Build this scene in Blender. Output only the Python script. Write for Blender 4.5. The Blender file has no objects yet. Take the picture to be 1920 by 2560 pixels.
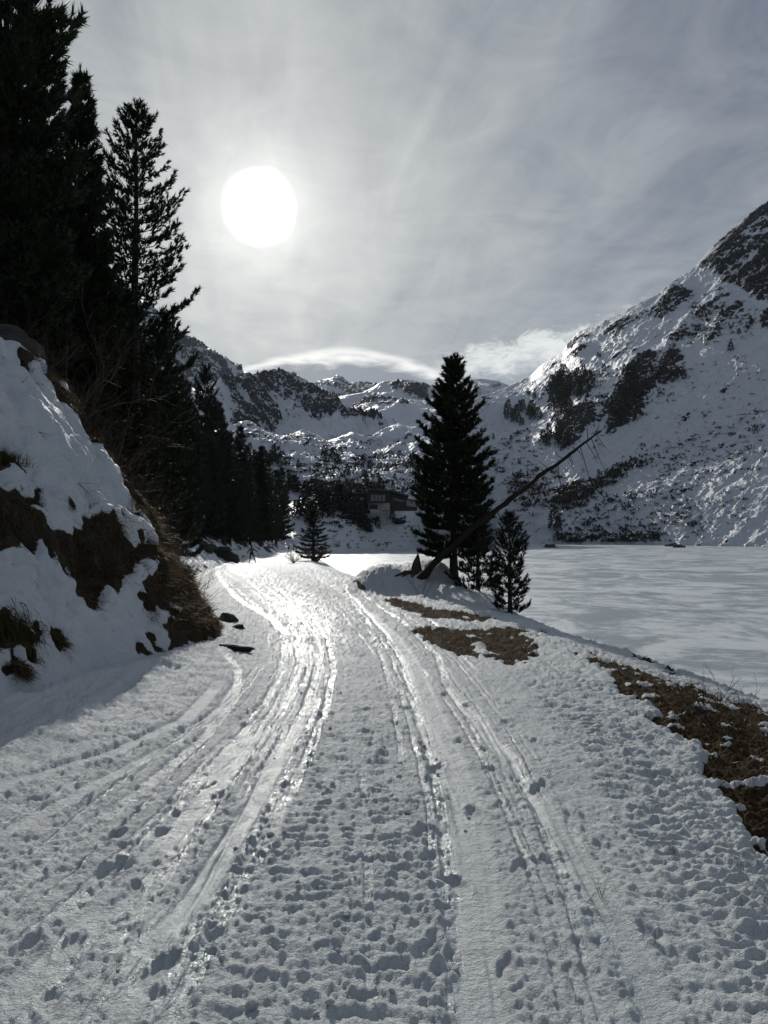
import bpy, math, random
import numpy as np
from mathutils import Vector
random.seed(7); rng = np.random.default_rng(7)
C = bpy.context.scene.collection
scene = bpy.context.scene
R = math.radians

# ------------------------------------------------------------------ camera
CAMZ = 1.6
PITCH = math.atan(60/1920)
cam_d = bpy.data.cameras.new('camera'); cam = bpy.data.objects.new('camera', cam_d); C.objects.link(cam)
cam.location = (0, 0, CAMZ); cam.rotation_euler = (math.pi/2+PITCH, 0, 0)
cam_d.sensor_fit = 'HORIZONTAL'; cam_d.sensor_width = 36; cam_d.lens = 36
cam_d.clip_start = 0.05; cam_d.clip_end = 20000
scene.camera = cam

# ------------------------------------------------------------------ light
SUN_AZ, SUN_EL = R(-9.3), R(23.2)        # azimuth from +Y towards +X
SD = Vector((math.sin(SUN_AZ)*math.cos(SUN_EL), math.cos(SUN_AZ)*math.cos(SUN_EL), math.sin(SUN_EL)))
sl = bpy.data.lights.new('sun', 'SUN'); sl.energy = 2.4; sl.angle = R(0.6); sl.color = (1.0, .965, .90)
so = bpy.data.objects.new('sun', sl); C.objects.link(so); so.rotation_euler = SD.to_track_quat('Z', 'Y').to_euler()
vs = scene.view_settings; scene.display_settings.display_device = 'sRGB'
vs.view_transform = 'Standard'; vs.look = 'None'; vs.gamma = 1; vs.exposure = 0.10; vs.use_curve_mapping = False

class NT:
    """tiny helper for arithmetic in a node tree"""
    def __init__(s, tree): s.t = tree
    def n(s, typ, **kw):
        o = s.t.nodes.new(typ)
        for k, v in kw.items(): setattr(o, k, v)
        return o
    def put(s, sock, v):
        if isinstance(v, bpy.types.NodeSocket): s.t.links.new(v, sock)
        elif isinstance(v, (tuple, list)) and sock.type == 'RGBA': sock.default_value = (*v[:3], 1)
        else: sock.default_value = v
    def m(s, op, a, b=None, c=None, clamp=False):
        o = s.n('ShaderNodeMath', operation=op, use_clamp=clamp); s.put(o.inputs[0], a)
        if b is not None: s.put(o.inputs[1], b)
        if c is not None: s.put(o.inputs[2], c)
        return o.outputs[0]
    def v(s, op, a, b=None, scale=None):
        o = s.n('ShaderNodeVectorMath', operation=op); s.put(o.inputs[0], a)
        if b is not None: s.put(o.inputs[1], b)
        if scale is not None: s.put(o.inputs['Scale'], scale)
        return o.outputs['Value'] if op in ('DOT_PRODUCT', 'LENGTH') else o.outputs['Vector']
    def xyz(s, v):
        o = s.n('ShaderNodeSeparateXYZ'); s.put(o.inputs[0], v); return o.outputs
    def comb(s, x, y, z):
        o = s.n('ShaderNodeCombineXYZ')
        for i, q in enumerate((x, y, z)): s.put(o.inputs[i], q)
        return o.outputs[0]
    def mix(s, f, a, b):
        o = s.n('ShaderNodeMix', data_type='RGBA', clamp_factor=True); s.put(o.inputs[0], f); s.put(o.inputs[6], a); s.put(o.inputs[7], b)
        return o.outputs[2]
    def ss(s, x, a, b, lo=0.0, hi=1.0):
        o = s.n('ShaderNodeMapRange', interpolation_type='SMOOTHSTEP'); s.put(o.inputs[0], x)
        for i, q in enumerate((a, b, lo, hi)): s.put(o.inputs[i+1], q)
        return o.outputs[0]
    def noise(s, vec, scale, detail=4, rough=.55, dist=0.0):
        o = s.n('ShaderNodeTexNoise'); s.put(o.inputs['Vector'], vec); s.put(o.inputs['Scale'], scale)
        s.put(o.inputs['Detail'], detail); s.put(o.inputs['Roughness'], rough); s.put(o.inputs['Distortion'], dist)
        return o.outputs[0]
    def attr(s, name, col=False):
        o = s.n('ShaderNodeAttribute', attribute_name=name); return o.outputs['Color' if col else 'Fac']

world = bpy.data.worlds.new('World'); scene.world = world; world.use_nodes = True
wt = world.node_tree; wt.nodes.clear(); W = NT(wt)
sky = W.n('ShaderNodeTexSky', sky_type='NISHITA', sun_disc=False, sun_elevation=SUN_EL, sun_rotation=SUN_AZ, altitude=1700)
d = W.v('NORMALIZE', W.n('ShaderNodeTexCoord').outputs['Generated'])
dx, dy, dz = W.xyz(d)
az = W.m('ARCTAN2', dx, dy); el = W.m('ARCSINE', dz)
azd = W.m('MULTIPLY', az, 180/math.pi); eld = W.m('MULTIPLY', el, 180/math.pi)
cosang = W.m('MAXIMUM', W.v('DOT_PRODUCT', d, tuple(SD)), 0.0)
den = W.m('ADD', W.m('MAXIMUM', dz, 0.0), 0.10)
px_, py_ = W.m('DIVIDE', dx, den), W.m('DIVIDE', dy, den)
# streaks run from upper left to lower right in the layer of thin cloud
ca, sa = math.cos(R(-9)), math.sin(R(-9))
a_ = W.m('SUBTRACT', W.m('MULTIPLY', px_, ca), W.m('MULTIPLY', py_, sa))
b_ = W.m('ADD', W.m('MULTIPLY', px_, sa), W.m('MULTIPLY', py_, ca))
n1 = W.noise(W.comb(W.m('MULTIPLY', a_, 1.5), W.m('MULTIPLY', b_, .42), .3), 1.1, 6, .55, .6)
n2 = W.noise(W.comb(W.m('MULTIPLY', a_, 4.2), W.m('MULTIPLY', b_, 1.1), 4.1), 1.3, 8, .60, 1.0)
n3 = W.noise(W.comb(W.m('MULTIPLY', px_, 1.0), W.m('MULTIPLY', py_, .5), 9.1), .8, 3, .5, .3)
h6 = W.m('POWER', cosang, 9.0); h40 = W.m('POWER', cosang, 55.0); h400 = W.m('POWER', cosang, 420.0)
disc = W.ss(W.m('ADD', cosang, W.m('MULTIPLY', W.m('SUBTRACT', n2, .5), .0007)), math.cos(R(2.75)), math.cos(R(.5)))
hor = W.ss(eld, 30.0, 6.0)
veil = W.m('ADD', W.m('MULTIPLY', h6, .52), W.m('MULTIPLY', hor, .13))
veil = W.m('ADD', veil, W.m('MULTIPLY', W.m('SUBTRACT', n1, .5), .75))
veil = W.m('ADD', veil, W.m('MULTIPLY', W.m('SUBTRACT', n2, .5), W.m('MULTIPLY_ADD', h6, .50, .26)))
veil = W.m('ADD', veil, W.m('MULTIPLY', W.m('SUBTRACT', n3, .5), .22))
n4 = W.noise(W.comb(W.m('MULTIPLY', px_, 2.2), W.m('MULTIPLY', py_, 2.6), 1.7), 1.5, 9, .62, 1.4)
veil = W.m('ADD', veil, W.m('MULTIPLY', W.m('SUBTRACT', n4, .5), .55))
veil = W.m('MULTIPLY_ADD', veil, 1.0, .06, clamp=True)
vcol = W.mix(veil, (.150, .172, .222), (.63, .65, .61))
# cap cloud lying over the far ridge
dome = W.m('POWER', W.m('DIVIDE', W.m('ADD', azd, 3.2), 8.6), 2.0)
nc = W.noise(W.comb(W.m('MULTIPLY', azd, .16), W.m('MULTIPLY', eld, .55), 2.2), 1.2, 6, .6, .4)
nf = W.noise(W.comb(W.m('MULTIPLY', azd, .45), W.m('MULTIPLY', eld, .9), 7.2), 1.2, 7, .65, .5)
top1 = W.m('ADD', W.m('MULTIPLY_ADD', dome, -2.3, 13.75), W.m('MULTIPLY', W.m('SUBTRACT', nc, .5), 1.1))
dp1 = W.m('SUBTRACT', top1, eld)
cap = W.ss(dp1, -.25, .35)
capb = W.mix(W.ss(W.m('ADD', dp1, W.m('MULTIPLY', W.m('SUBTRACT', nc, .5), 2.2)), .12, 1.3), (1.0, 1.0, .95), (.20, .22, .25))
vcol = W.mix(cap, vcol, capb)
# broken cumulus to its right
top2 = W.m('ADD', W.m('MULTIPLY_ADD', azd, .18, 12.3), W.m('MULTIPLY', W.m('SUBTRACT', nf, .5), 5.5))
dp2 = W.m('SUBTRACT', top2, eld)
side = W.m('MULTIPLY', W.ss(azd, 2.5, 6.0), W.ss(azd, 24.0, 17.0))
cum = W.m('MULTIPLY', W.ss(dp2, -.5, .9), side)
cumb = W.mix(W.ss(W.m('ADD', dp2, W.m('MULTIPLY', W.m('SUBTRACT', nc, .5), 5.0)), .2, 3.2), (.95, .96, .92), (.30, .33, .36))
vcol = W.mix(W.m('MULTIPLY', cum, .9), vcol, cumb)
glow = W.m('ADD', W.m('MULTIPLY', h40, .19), W.m('MULTIPLY', h400, .36))
glow = W.m('ADD', glow, W.m('MULTIPLY', disc, 1.7))
gcol = W.v('SCALE', (1.0, .985, .90), scale=glow)
tot = W.v('ADD', W.v('SCALE', vcol, scale=W.m('SUBTRACT', 8.6, W.m('MULTIPLY', disc, 1.0))), W.v('SCALE', gcol, scale=10.0))
tot = W.v('ADD', tot, W.v('SCALE', sky.outputs[0], scale=.10))
bg = W.n('ShaderNodeBackground'); W.put(bg.inputs[0], tot); bg.inputs[1].default_value = .1
wt.links.new(bg.outputs[0], W.n('ShaderNodeOutputWorld').inputs[0])

# ------------------------------------------------------------------ numpy tools
_perm = np.random.default_rng(3).permutation(256).astype(np.int64); _perm = np.concatenate([_perm]*3)
_g3 = np.random.default_rng(5).normal(size=(256, 3)); _g3 /= np.linalg.norm(_g3, axis=1)[:, None]
_g3 = np.concatenate([_g3]*2)
def pn3(x, y, z):
    xi = np.floor(x).astype(np.int64); yi = np.floor(y).astype(np.int64); zi = np.floor(z).astype(np.int64)
    xf = x-xi; yf = y-yi; zf = z-zi; xi &= 255; yi &= 255; zi &= 255
    u = xf**3*(xf*(xf*6-15)+10); v = yf**3*(yf*(yf*6-15)+10); w = zf**3*(zf*(zf*6-15)+10)
    r = 0
    for i in (0, 1):
        wx = u if i else 1-u; pi = _perm[xi+i]
        for j in (0, 1):
            wy = v if j else 1-v; pj = _perm[pi+yi+j]
            for k in (0, 1):
                g = _g3[_perm[pj+zi+k]]; wz = w if k else 1-w
                r = r + wx*wy*wz*(g[..., 0]*(xf-i)+g[..., 1]*(yf-j)+g[..., 2]*(zf-k))
    return r*1.5
def pn2(x, y, seed=0):
    xi = np.floor(x).astype(np.int64); yi = np.floor(y).astype(np.int64)
    xf = x-xi; yf = y-yi; xi &= 255; yi &= 255
    u = xf**3*(xf*(xf*6-15)+10); v = yf**3*(yf*(yf*6-15)+10); r = 0
    for i in (0, 1):
        wx = u if i else 1-u; pi = _perm[xi+i+seed % 200]
        for j in (0, 1):
            g = _g3[_perm[pi+yi+j]]; wy = v if j else 1-v
            r = r + wx*wy*(g[..., 0]*(xf-i)+g[..., 1]*(yf-j))
    return r*1.6
def fbm2(x, y, o=4, seed=0, gain=.5):
    r = 0; a = 1
    for i in range(o):
        r = r+a*pn2(x*2**i+17.3*i, y*2**i+5.1*i, seed+i); a *= gain
    return r
def fbm3(x, y, z, o=4, gain=.5, ridged=False):
    r = 0; a = 1
    for i in range(o):
        n = pn3(x*2**i+7.3*i, y*2**i+3.1*i, z*2**i+1.7*i)
        r = r+a*((1-2*np.abs(n)) if ridged else n); a *= gain
    return r
def worley(x, y, seed=0):
    xi = np.floor(x).astype(np.int64); yi = np.floor(y).astype(np.int64); best = np.full(x.shape, 9.0); h = np.zeros(x.shape)
    for i in (-1, 0, 1):
        for j in (-1, 0, 1):
            cx = xi+i; cy = yi+j; hh = _perm[_perm[(cx+seed) & 255]+(cy & 255)]
            gx = _g3[hh][..., 0]*.45+.5; gy = _g3[hh][..., 1]*.45+.5
            dd = (cx+gx-x)**2+(cy+gy-y)**2; s = dd < best
            best = np.where(s, dd, best); h = np.where(s, _g3[hh][..., 2], h)
    return np.sqrt(best), h
def sst(x, a, b):
    t = np.clip((x-a)/(b-a), 0, 1); return t*t*(3-2*t)
cp, sp = math.cos(PITCH), math.sin(PITCH)
def P(u, v, D):
    """world point on the line of sight of photo position (u, v) at distance D along +Y (working units: the 1920x2560 photo)"""
    u = np.asarray(u, float); v = np.asarray(v, float); D = np.asarray(D, float)
    a = (u-960)/1920; b = (1280-v)/1920; k = D/(cp-b*sp)
    return np.stack([a*k, D+0*u, CAMZ+k*(sp+b*cp)], -1)
def proj(x, y, z):
    yy = y*cp+(z-CAMZ)*sp; zz = -y*sp+(z-CAMZ)*cp; yy = np.where(yy < .05, .05, yy)
    return 960+1920*x/yy, 1280-1920*zz/yy
def inpoly(u, v, poly):
    r = np.zeros(u.shape, bool); n = len(poly)
    for i in range(n):
        x0, y0 = poly[i]; x1, y1 = poly[(i+1) % n]
        if y0 == y1: continue
        c = ((y0 > v) != (y1 > v)) & (u < (x1-x0)*(v-y0)/(y1-y0)+x0)
        r ^= c
    return r
def zoomed(pts, ox, oy, s): return [(ox+x/s, oy+y/s) for x, y in pts]
def blur(a, n=1):
    for _ in range(n):
        b = a.copy(); b[1:-1] = (a[:-2]+2*a[1:-1]+a[2:])/4; a = b.copy()
        b[:, 1:-1] = (a[:, :-2]+2*a[:, 1:-1]+a[:, 2:])/4; a = b
    return a

# ------------------------------------------------------------------ mesh tools
def mesh_np(name, V, F, mat=None, attrs=None, smooth=True):
    me = bpy.data.meshes.new(name); V = np.ascontiguousarray(V, np.float32).reshape(-1, 3); F = np.asarray(F, np.int32)
    k = F.shape[1]; me.vertices.add(len(V)); me.vertices.foreach_set('co', V.ravel())
    me.loops.add(F.size); me.loops.foreach_set('vertex_index', F.ravel())
    me.polygons.add(len(F)); me.polygons.foreach_set('loop_start', np.arange(0, F.size, k, dtype=np.int32))
    me.polygons.foreach_set('loop_total', np.full(len(F), k, np.int32))
    me.update(calc_edges=True)
    me.polygons.foreach_set('use_smooth', np.full(len(F), smooth, bool))
    for an, av in (attrs or {}).items():
        av = np.asarray(av, np.float32)
        at = me.attributes.new(an, 'FLOAT', 'POINT'); at.data.foreach_set('value', av.ravel())
    if mat: me.materials.append(mat)
    return me
def grid_faces(nr, nc):
    i = np.arange(nr*nc).reshape(nr, nc)
    return np.stack([i[:-1, :-1], i[:-1, 1:], i[1:, 1:], i[1:, :-1]], -1).reshape(-1, 4)
def link(name, me, parent=None, loc=None):
    o = bpy.data.objects.new(name, me); C.objects.link(o)
    if parent: o.parent = parent
    if loc is not None: o.location = loc
    return o
def tag(o, label=None, cat=None, group=None, kind=None):
    if label: o['label'] = label
    if cat: o['category'] = cat
    if group: o['group'] = group
    if kind: o['kind'] = kind
    return o
def empty(name, loc, rz=0, **kw):
    o = bpy.data.objects.new(name, None); C.objects.link(o); o.location = loc; o.rotation_euler = (0, 0, rz); o.empty_display_size = .2
    return tag(o, **kw)
class MB:
    """collects polygons of mixed size for small hand-made parts"""
    def __init__(s): s.V = []; s.F = []
    def add(s, V, F):
        b = len(s.V); s.V += [tuple(v) for v in V]; s.F += [tuple(i+b for i in f) for f in F]; return s
    def box(s, c, h, rz=0.0, bev=0.0, tilt=0.0):
        q = []
        for z in (-1, 1):
            for x, y in ((-1, -1), (1, -1), (1, 1), (-1, 1)):
                X, Y, Z = x*h[0], y*h[1], z*h[2]+x*h[0]*tilt
                q.append((c[0]+X*math.cos(rz)-Y*math.sin(rz), c[1]+X*math.sin(rz)+Y*math.cos(rz), c[2]+Z))
        return s.add(q, [(3, 2, 1, 0), (4, 5, 6, 7), (0, 1, 5, 4), (1, 2, 6, 5), (2, 3, 7, 6), (3, 0, 4, 7)])
    def prism(s, pts, y0, y1):
        n = len(pts); q = [(x, y0, z) for x, z in pts]+[(x, y1, z) for x, z in pts]
        return s.add(q, [tuple(range(n)), tuple(range(2*n-1, n-1, -1))]+[(i, i+n, (i+1) % n+n, (i+1) % n) for i in range(n)])
    def tube(s, pts, rads, k=6):
        V, F = tube(pts, rads, k); return s.add(V, F)
    def build(s, name, mat, parent=None, smooth=False):
        me = bpy.data.meshes.new(name); me.from_pydata(s.V, [], s.F); me.update()
        if mat: me.materials.append(mat)
        if smooth: me.polygons.foreach_set('use_smooth', np.full(len(me.polygons), True, bool))
        return link(name, me, parent)
def tube(pts, rads, k=6):
    pts = [Vector(p) for p in pts]; V = []; F = []; n = len(pts); prev = None
    for i, p in enumerate(pts):
        t = (pts[min(i+1, n-1)]-pts[max(i-1, 0)]).normalized()
        if prev is None: a = t.orthogonal().normalized()
        else: a = (prev-t*prev.dot(t)); a = a.normalized() if a.length > 1e-5 else t.orthogonal().normalized()
        prev = a; b = t.cross(a)
        for j in range(k):
            w = 2*math.pi*j/k; V.append(tuple(p+(a*math.cos(w)+b*math.sin(w))*rads[i]))
    for i in range(n-1):
        for j in range(k): F.append((i*k+j, i*k+(j+1) % k, (i+1)*k+(j+1) % k, (i+1)*k+j))
    F.append(tuple(range(k-1, -1, -1))); F.append(tuple(range((n-1)*k, n*k)))
    return V, F

# ------------------------------------------------------------------ materials
def new_mat(name):
    m = bpy.data.materials.new(name); m.use_nodes = True; t = m.node_tree; t.nodes.clear(); N = NT(t)
    b = N.n('ShaderNodeBsdfPrincipled'); o = N.n('ShaderNodeOutputMaterial'); t.links.new(b.outputs[0], o.inputs[0])
    return m, N, b, o
def simple(name, col, rough=.7, var=.25, scale=6.0, metal=0.0, bump=.0, spec=.4):
    m, N, b, o = new_mat(name)
    pos = N.n('ShaderNodeNewGeometry').outputs['Position']
    n = N.noise(pos, scale, 5, .6)
    c = N.v('SCALE', tuple(col), scale=N.m('MULTIPLY_ADD', n, 2*var, 1-var))
    N.put(b.inputs['Base Color'], c); b.inputs['Roughness'].default_value = rough; b.inputs['Metallic'].default_value = metal
    b.inputs['Specular IOR Level'].default_value = spec
    if bump:
        bp = N.n('ShaderNodeBump'); bp.inputs['Strength'].default_value = 1; bp.inputs['Distance'].default_value = bump
        N.put(bp.inputs['Height'], n); N.t.links.new(bp.outputs[0], b.inputs['Normal'])
    return m
def snow_mat():
    m, N, b, o = new_mat('trodden_snow')
    pos = N.n('ShaderNodeNewGeometry').outputs['Position']
    ice = N.attr('ice'); bare = N.attr('bare')
    big = N.noise(pos, .9, 4); fine = N.noise(pos, 38, 5, .65); mid = N.noise(pos, 9, 4, .6); spark = N.noise(pos, 260, 2, .5)
    icen = N.m('MULTIPLY', ice, N.ss(mid, .30, .58, .45, 1.0))
    snow = N.mix(N.ss(big, .3, .7), (.55, .59, .60), (.66, .69, .69))
    c = N.mix(icen, snow, (.36, .42, .43))
    earth = N.mix(N.ss(fine, .3, .7), (.022, .016, .010), (.10, .068, .034))
    edge = N.m('ADD', bare, N.m('MULTIPLY', N.m('SUBTRACT', fine, .5), .5))
    bm = N.ss(edge, .40, .52)
    c = N.mix(bm, c, earth); N.put(b.inputs['Base Color'], c)
    r = N.m('MULTIPLY_ADD', icen, -.47, .60); r = N.m('ADD', r, N.m('MULTIPLY', N.m('SUBTRACT', spark, .5), .25))
    N.put(b.inputs['Roughness'], N.m('ADD', N.m('MAXIMUM', r, .10), N.m('MULTIPLY', bm, .5), clamp=True))
    N.put(b.inputs['Specular IOR Level'], N.m('MULTIPLY_ADD', ice, .55, .22)); b.inputs['IOR'].default_value = 1.33
    grain = N.noise(pos, 110, 3, .6); h = N.m('ADD', N.m('MULTIPLY', fine, .022), N.m('MULTIPLY', spark, .0040)); h = N.m('ADD', h, N.m('MULTIPLY', grain, .0075)); h = N.m('ADD', h, N.m('MULTIPLY', mid, .034))
    h = N.m('MULTIPLY', h, N.m('MULTIPLY_ADD', ice, -.62, 1.0))
    bp = N.n('ShaderNodeBump'); bp.inputs['Strength'].default_value = 1; bp.inputs['Distance'].default_value = 1
    N.put(bp.inputs['Height'], h); N.t.links.new(bp.outputs[0], b.inputs['Normal'])
    return m
def bank_mat():
    m, N, b, o = new_mat('bank_snow_and_turf')
    pos = N.n('ShaderNodeNewGeometry').outputs['Position']; bare = N.attr('bare')
    big = N.noise(pos, 1.1, 4); fine = N.noise(pos, 26, 5, .65); mid = N.noise(pos, 5, 4, .6); spark = N.noise(pos, 200, 2, .5)
    snow = N.mix(N.ss(big, .3, .7), (.57, .61, .655), (.66, .69, .72))
    moss = N.mix(N.ss(mid, .45, .66), (.018, .012, .007), (.026, .027, .008))
    earth = N.mix(N.ss(fine, .35, .75), moss, (.050, .033, .017))
    bm = N.ss(N.m('ADD', bare, N.m('MULTIPLY', N.m('SUBTRACT', fine, .5), .45)), .42, .52)
    N.put(b.inputs['Base Color'], N.mix(bm, snow, earth)); N.put(b.inputs['Roughness'], N.m('MULTIPLY_ADD', bm, .3, .6))
    b.inputs['Specular IOR Level'].default_value = .4
    h = N.m('ADD', N.m('MULTIPLY', fine, .042), N.m('MULTIPLY', spark, .004)); h = N.m('ADD', h, N.m('MULTIPLY', mid, .09))
    bp = N.n('ShaderNodeBump'); bp.inputs['Strength'].default_value = 1; bp.inputs['Distance'].default_value = 1
    N.put(bp.inputs['Height'], h); N.t.links.new(bp.outputs[0], b.inputs['Normal'])
    return m
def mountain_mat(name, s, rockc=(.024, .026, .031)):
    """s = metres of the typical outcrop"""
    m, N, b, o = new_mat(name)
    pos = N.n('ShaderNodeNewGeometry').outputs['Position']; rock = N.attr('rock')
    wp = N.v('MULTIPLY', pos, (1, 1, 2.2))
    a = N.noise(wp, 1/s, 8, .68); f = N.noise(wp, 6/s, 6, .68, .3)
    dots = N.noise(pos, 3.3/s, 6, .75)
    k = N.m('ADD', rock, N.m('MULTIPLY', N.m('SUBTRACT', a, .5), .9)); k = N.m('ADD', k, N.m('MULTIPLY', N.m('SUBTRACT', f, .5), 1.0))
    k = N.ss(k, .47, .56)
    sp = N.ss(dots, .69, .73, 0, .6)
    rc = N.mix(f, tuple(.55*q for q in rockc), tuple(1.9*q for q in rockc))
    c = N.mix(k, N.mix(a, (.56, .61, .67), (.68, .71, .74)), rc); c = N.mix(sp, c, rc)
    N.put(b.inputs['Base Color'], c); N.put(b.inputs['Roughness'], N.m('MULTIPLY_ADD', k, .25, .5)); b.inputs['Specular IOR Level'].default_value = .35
    bp = N.n('ShaderNodeBump'); bp.inputs['Strength'].default_value = .8; bp.inputs['Distance'].default_value = s*.30
    N.put(bp.inputs['Height'], N.m('ADD', N.m('MULTIPLY', f, N.m('MULTIPLY_ADD', k, 1.1, .28)), N.m('MULTIPLY', a, .5)))
    N.t.links.new(bp.outputs[0], b.inputs['Normal'])
    return m
def lake_mat():
    m, N, b, o = new_mat('frozen_lake')
    pos = N.n('ShaderNodeNewGeometry').outputs['Position']
    q = N.v('MULTIPLY', pos, (1.0, .8, 1)); a = N.noise(q, .12, 8, .68, 1.1); f = N.noise(pos, .9, 7, .7, .6)
    w = N.ss(N.m('ADD', N.m('MULTIPLY', a, .7), N.m('MULTIPLY', f, .3)), .44, .56)
    N.put(b.inputs['Base Color'], N.mix(w, (.37, .43, .45), (.66, .70, .71)))
    N.put(b.inputs['Roughness'], N.m('MULTIPLY_ADD', w, .22, .34)); b.inputs['Specular IOR Level'].default_value = .45
    bp = N.n('ShaderNodeBump'); bp.inputs['Strength'].default_value = 1; bp.inputs['Distance'].default_value = 1
    N.put(bp.inputs['Height'], N.m('ADD', N.m('MULTIPLY', f, .02), N.m('MULTIPLY', w, .02))); N.t.links.new(bp.outputs[0], b.inputs['Normal'])
    return m
def leaf_mat(name, c0, c1, trans=.25, scale=3.0):
    m, N, b, o = new_mat(name)
    pos = N.n('ShaderNodeNewGeometry').outputs['Position']; n = N.m('ADD', N.m('MULTIPLY', N.noise(pos, scale, 3), .5), N.m('MULTIPLY', N.noise(pos, scale*8, 2), .5))
    c = N.mix(N.ss(n, .38, .62), c0, c1); N.put(b.inputs['Base Color'], c); b.inputs['Roughness'].default_value = .55
    b.inputs['Specular IOR Level'].default_value = .25
    tr = N.n('ShaderNodeBsdfTranslucent'); N.put(tr.inputs[0], c); mx = N.n('ShaderNodeMixShader'); mx.inputs[0].default_value = trans
    N.t.links.new(b.outputs[0], mx.inputs[1]); N.t.links.new(tr.outputs[0], mx.inputs[2]); N.t.links.new(mx.outputs[0], o.inputs[0])
    return m
M = dict(snow=snow_mat(), bank=bank_mat(), lake=lake_mat(),
    mtn_r=mountain_mat('right_mountain_rock_and_snow', 26), mtn_h=mountain_mat('valley_rock_and_snow', 34), mtn_v=mountain_mat('knoll_rock_and_snow', 13),
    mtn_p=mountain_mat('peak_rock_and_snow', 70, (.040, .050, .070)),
    needle=leaf_mat('pine_needles', (.012, .020, .010), (.028, .042, .018), .10, 2.0),
    needle2=leaf_mat('far_pine_needles', (.014, .022, .014), (.024, .034, .020), .05, .3),
    bark=simple('pine_bark', (.045, .035, .028), .9, .5, 12, bump=.02),
    dead=simple('weathered_dead_wood', (.052, .042, .034), .8, .6, 16, bump=.02),
    twig=simple('dry_twigs', (.055, .035, .025), .6, .4, 9),
    grass=leaf_mat('dry_grass', (.030, .019, .011), (.17, .115, .06), .30, 5.0),
    moss=leaf_mat('mossy_grass', (.030, .030, .009), (.085, .068, .024), .25, 5.0),
    stone=simple('lichen_stone', (.042, .040, .037), .85, .7, 9, bump=.06),
    sod=simple('dark_sod', (.018, .012, .008), .9, .5, 30, bump=.02),
    scrub=leaf_mat('dwarf_pine', (.010, .014, .010), (.026, .025, .017), .1, .1),
    wood=simple('dark_stained_boards', (.018, .014, .013), .7, .3, 3), roofm=simple('dark_sheet_roof', (.035, .036, .040), .5, .2, 2),
    plaster=simple('pale_plaster', (.26, .27, .28), .8, .12, 1), glass=simple('window_glass', (.06, .075, .09), .15, .2, 1, spec=.8),
    metal=simple('galvanised_steel', (.12, .125, .13), .45, .2, 2, metal=.6), black=simple('black_sports_cloth', (.012, .012, .014), .7, .3, 20),
    skin=simple('skin', (.42, .26, .19), .6, .1, 9), grey=simple('grey_cloth', (.09, .10, .12), .8, .2, 20))

# ------------------------------------------------------------------ ground heights
def zp(y): return np.interp(y, [-10, 0, 10, 20, 40, 76, 120, 190, 260, 400], [0, 0, -.05, -.25, -.55, -1.05, -1.5, -2.2, -3.0, -4.6])
EY = [-10, 0, 4, 9, 10.1, 11.3, 13.1, 15.6, 19, 22, 26, 30, 40, 60, 76, 85, 100, 150, 200, 300]
EX = [4.6, 4.6, 4.55, 4.5, 4.43, 4.37, 4.3, 3.95, 3.75, 3.7, 3.6, 1.5, -.5, -3.5, -5.4, -6.4, -8.2, -14, -20, -34]
def edge_x(y): return np.interp(y, EY, EX)
BC = np.array([(-4.2, -12), (-3.8, 0), (-3.7, 3), (-3.45, 6), (-3.0, 8.0), (-2.45, 9.8), (-2.25, 11.2), (-2.5, 12.6), (-3.3, 14.2), (-4.6, 17), (-6.3, 24), (-8.9, 38),
               (-12.3, 60), (-14.6, 76), (-17.5, 105), (-20.5, 140), (-25, 190), (-31, 260), (-45, 400)], float)
def bank_d(x, y):
    """signed distance to the foot of the left bank, positive uphill"""
    best = np.full(x.shape, 1e9)
    for a, b in zip(BC[:-1], BC[1:]):
        ab = b-a; t = np.clip(((x-a[0])*ab[0]+(y-a[1])*ab[1])/(ab@ab), 0, 1)
        best = np.minimum(best, np.hypot(x-a[0]-t*ab[0], y-a[1]-t*ab[1]))
    return np.where(x < np.interp(y, BC[:, 1], BC[:, 0]), best, -best)
def bank_h(x, y):
    dd = bank_d(x, y)
    hn = np.interp(dd, [-5, 0, .4, 1, 1.7, 2.4, 3.2, 4.2, 6, 12, 40, 90], [-6, -.05, .58, 1.62, 2.70, 3.52, 4.25, 4.95, 5.9, 9.0, 24, 50])
    hf = np.interp(dd, [-5, 0, 1, 3, 8, 25, 60, 90], [-6, -.05, .6, 2.0, 5.8, 19, 44, 60])
    k = sst(y, 13, 26); return zp(y)+hn*(1-k)+hf*k, dd
def ground_base(x, y):
    z = zp(y)+0*x; s = x-edge_x(y)
    z = z-.28*sst(s, -1.8, .1)-np.clip(s, 0, None)*.62
    z = np.maximum(z, -4.6)
    z = z+.22*np.exp(-np.clip(-bank_d(x, y), 0, 9)/.45)
    r = (((x-.75)/1.95)**2+((y-26.8)/2.0)**2); z = z+.95*np.exp(-r**1.9)*sst(x, 3.3, 2.0)*(1+.12*pn2(x*1.1, y*1.1, 7))
    r = (((x-2.6)/1.4)**2+((y-25)/2.2)**2); z = z+.35*np.exp(-r**2)
    return z
def G(u, v):
    """ground point seen at photo position"""
    y = 10.0
    for _ in range(60):
        z = float(zp(y)); y = .5*y+.5*(CAMZ-z)*1920/max(v-1340, 8)
    return ((u-960)/1920*y*1.0, y)

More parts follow.
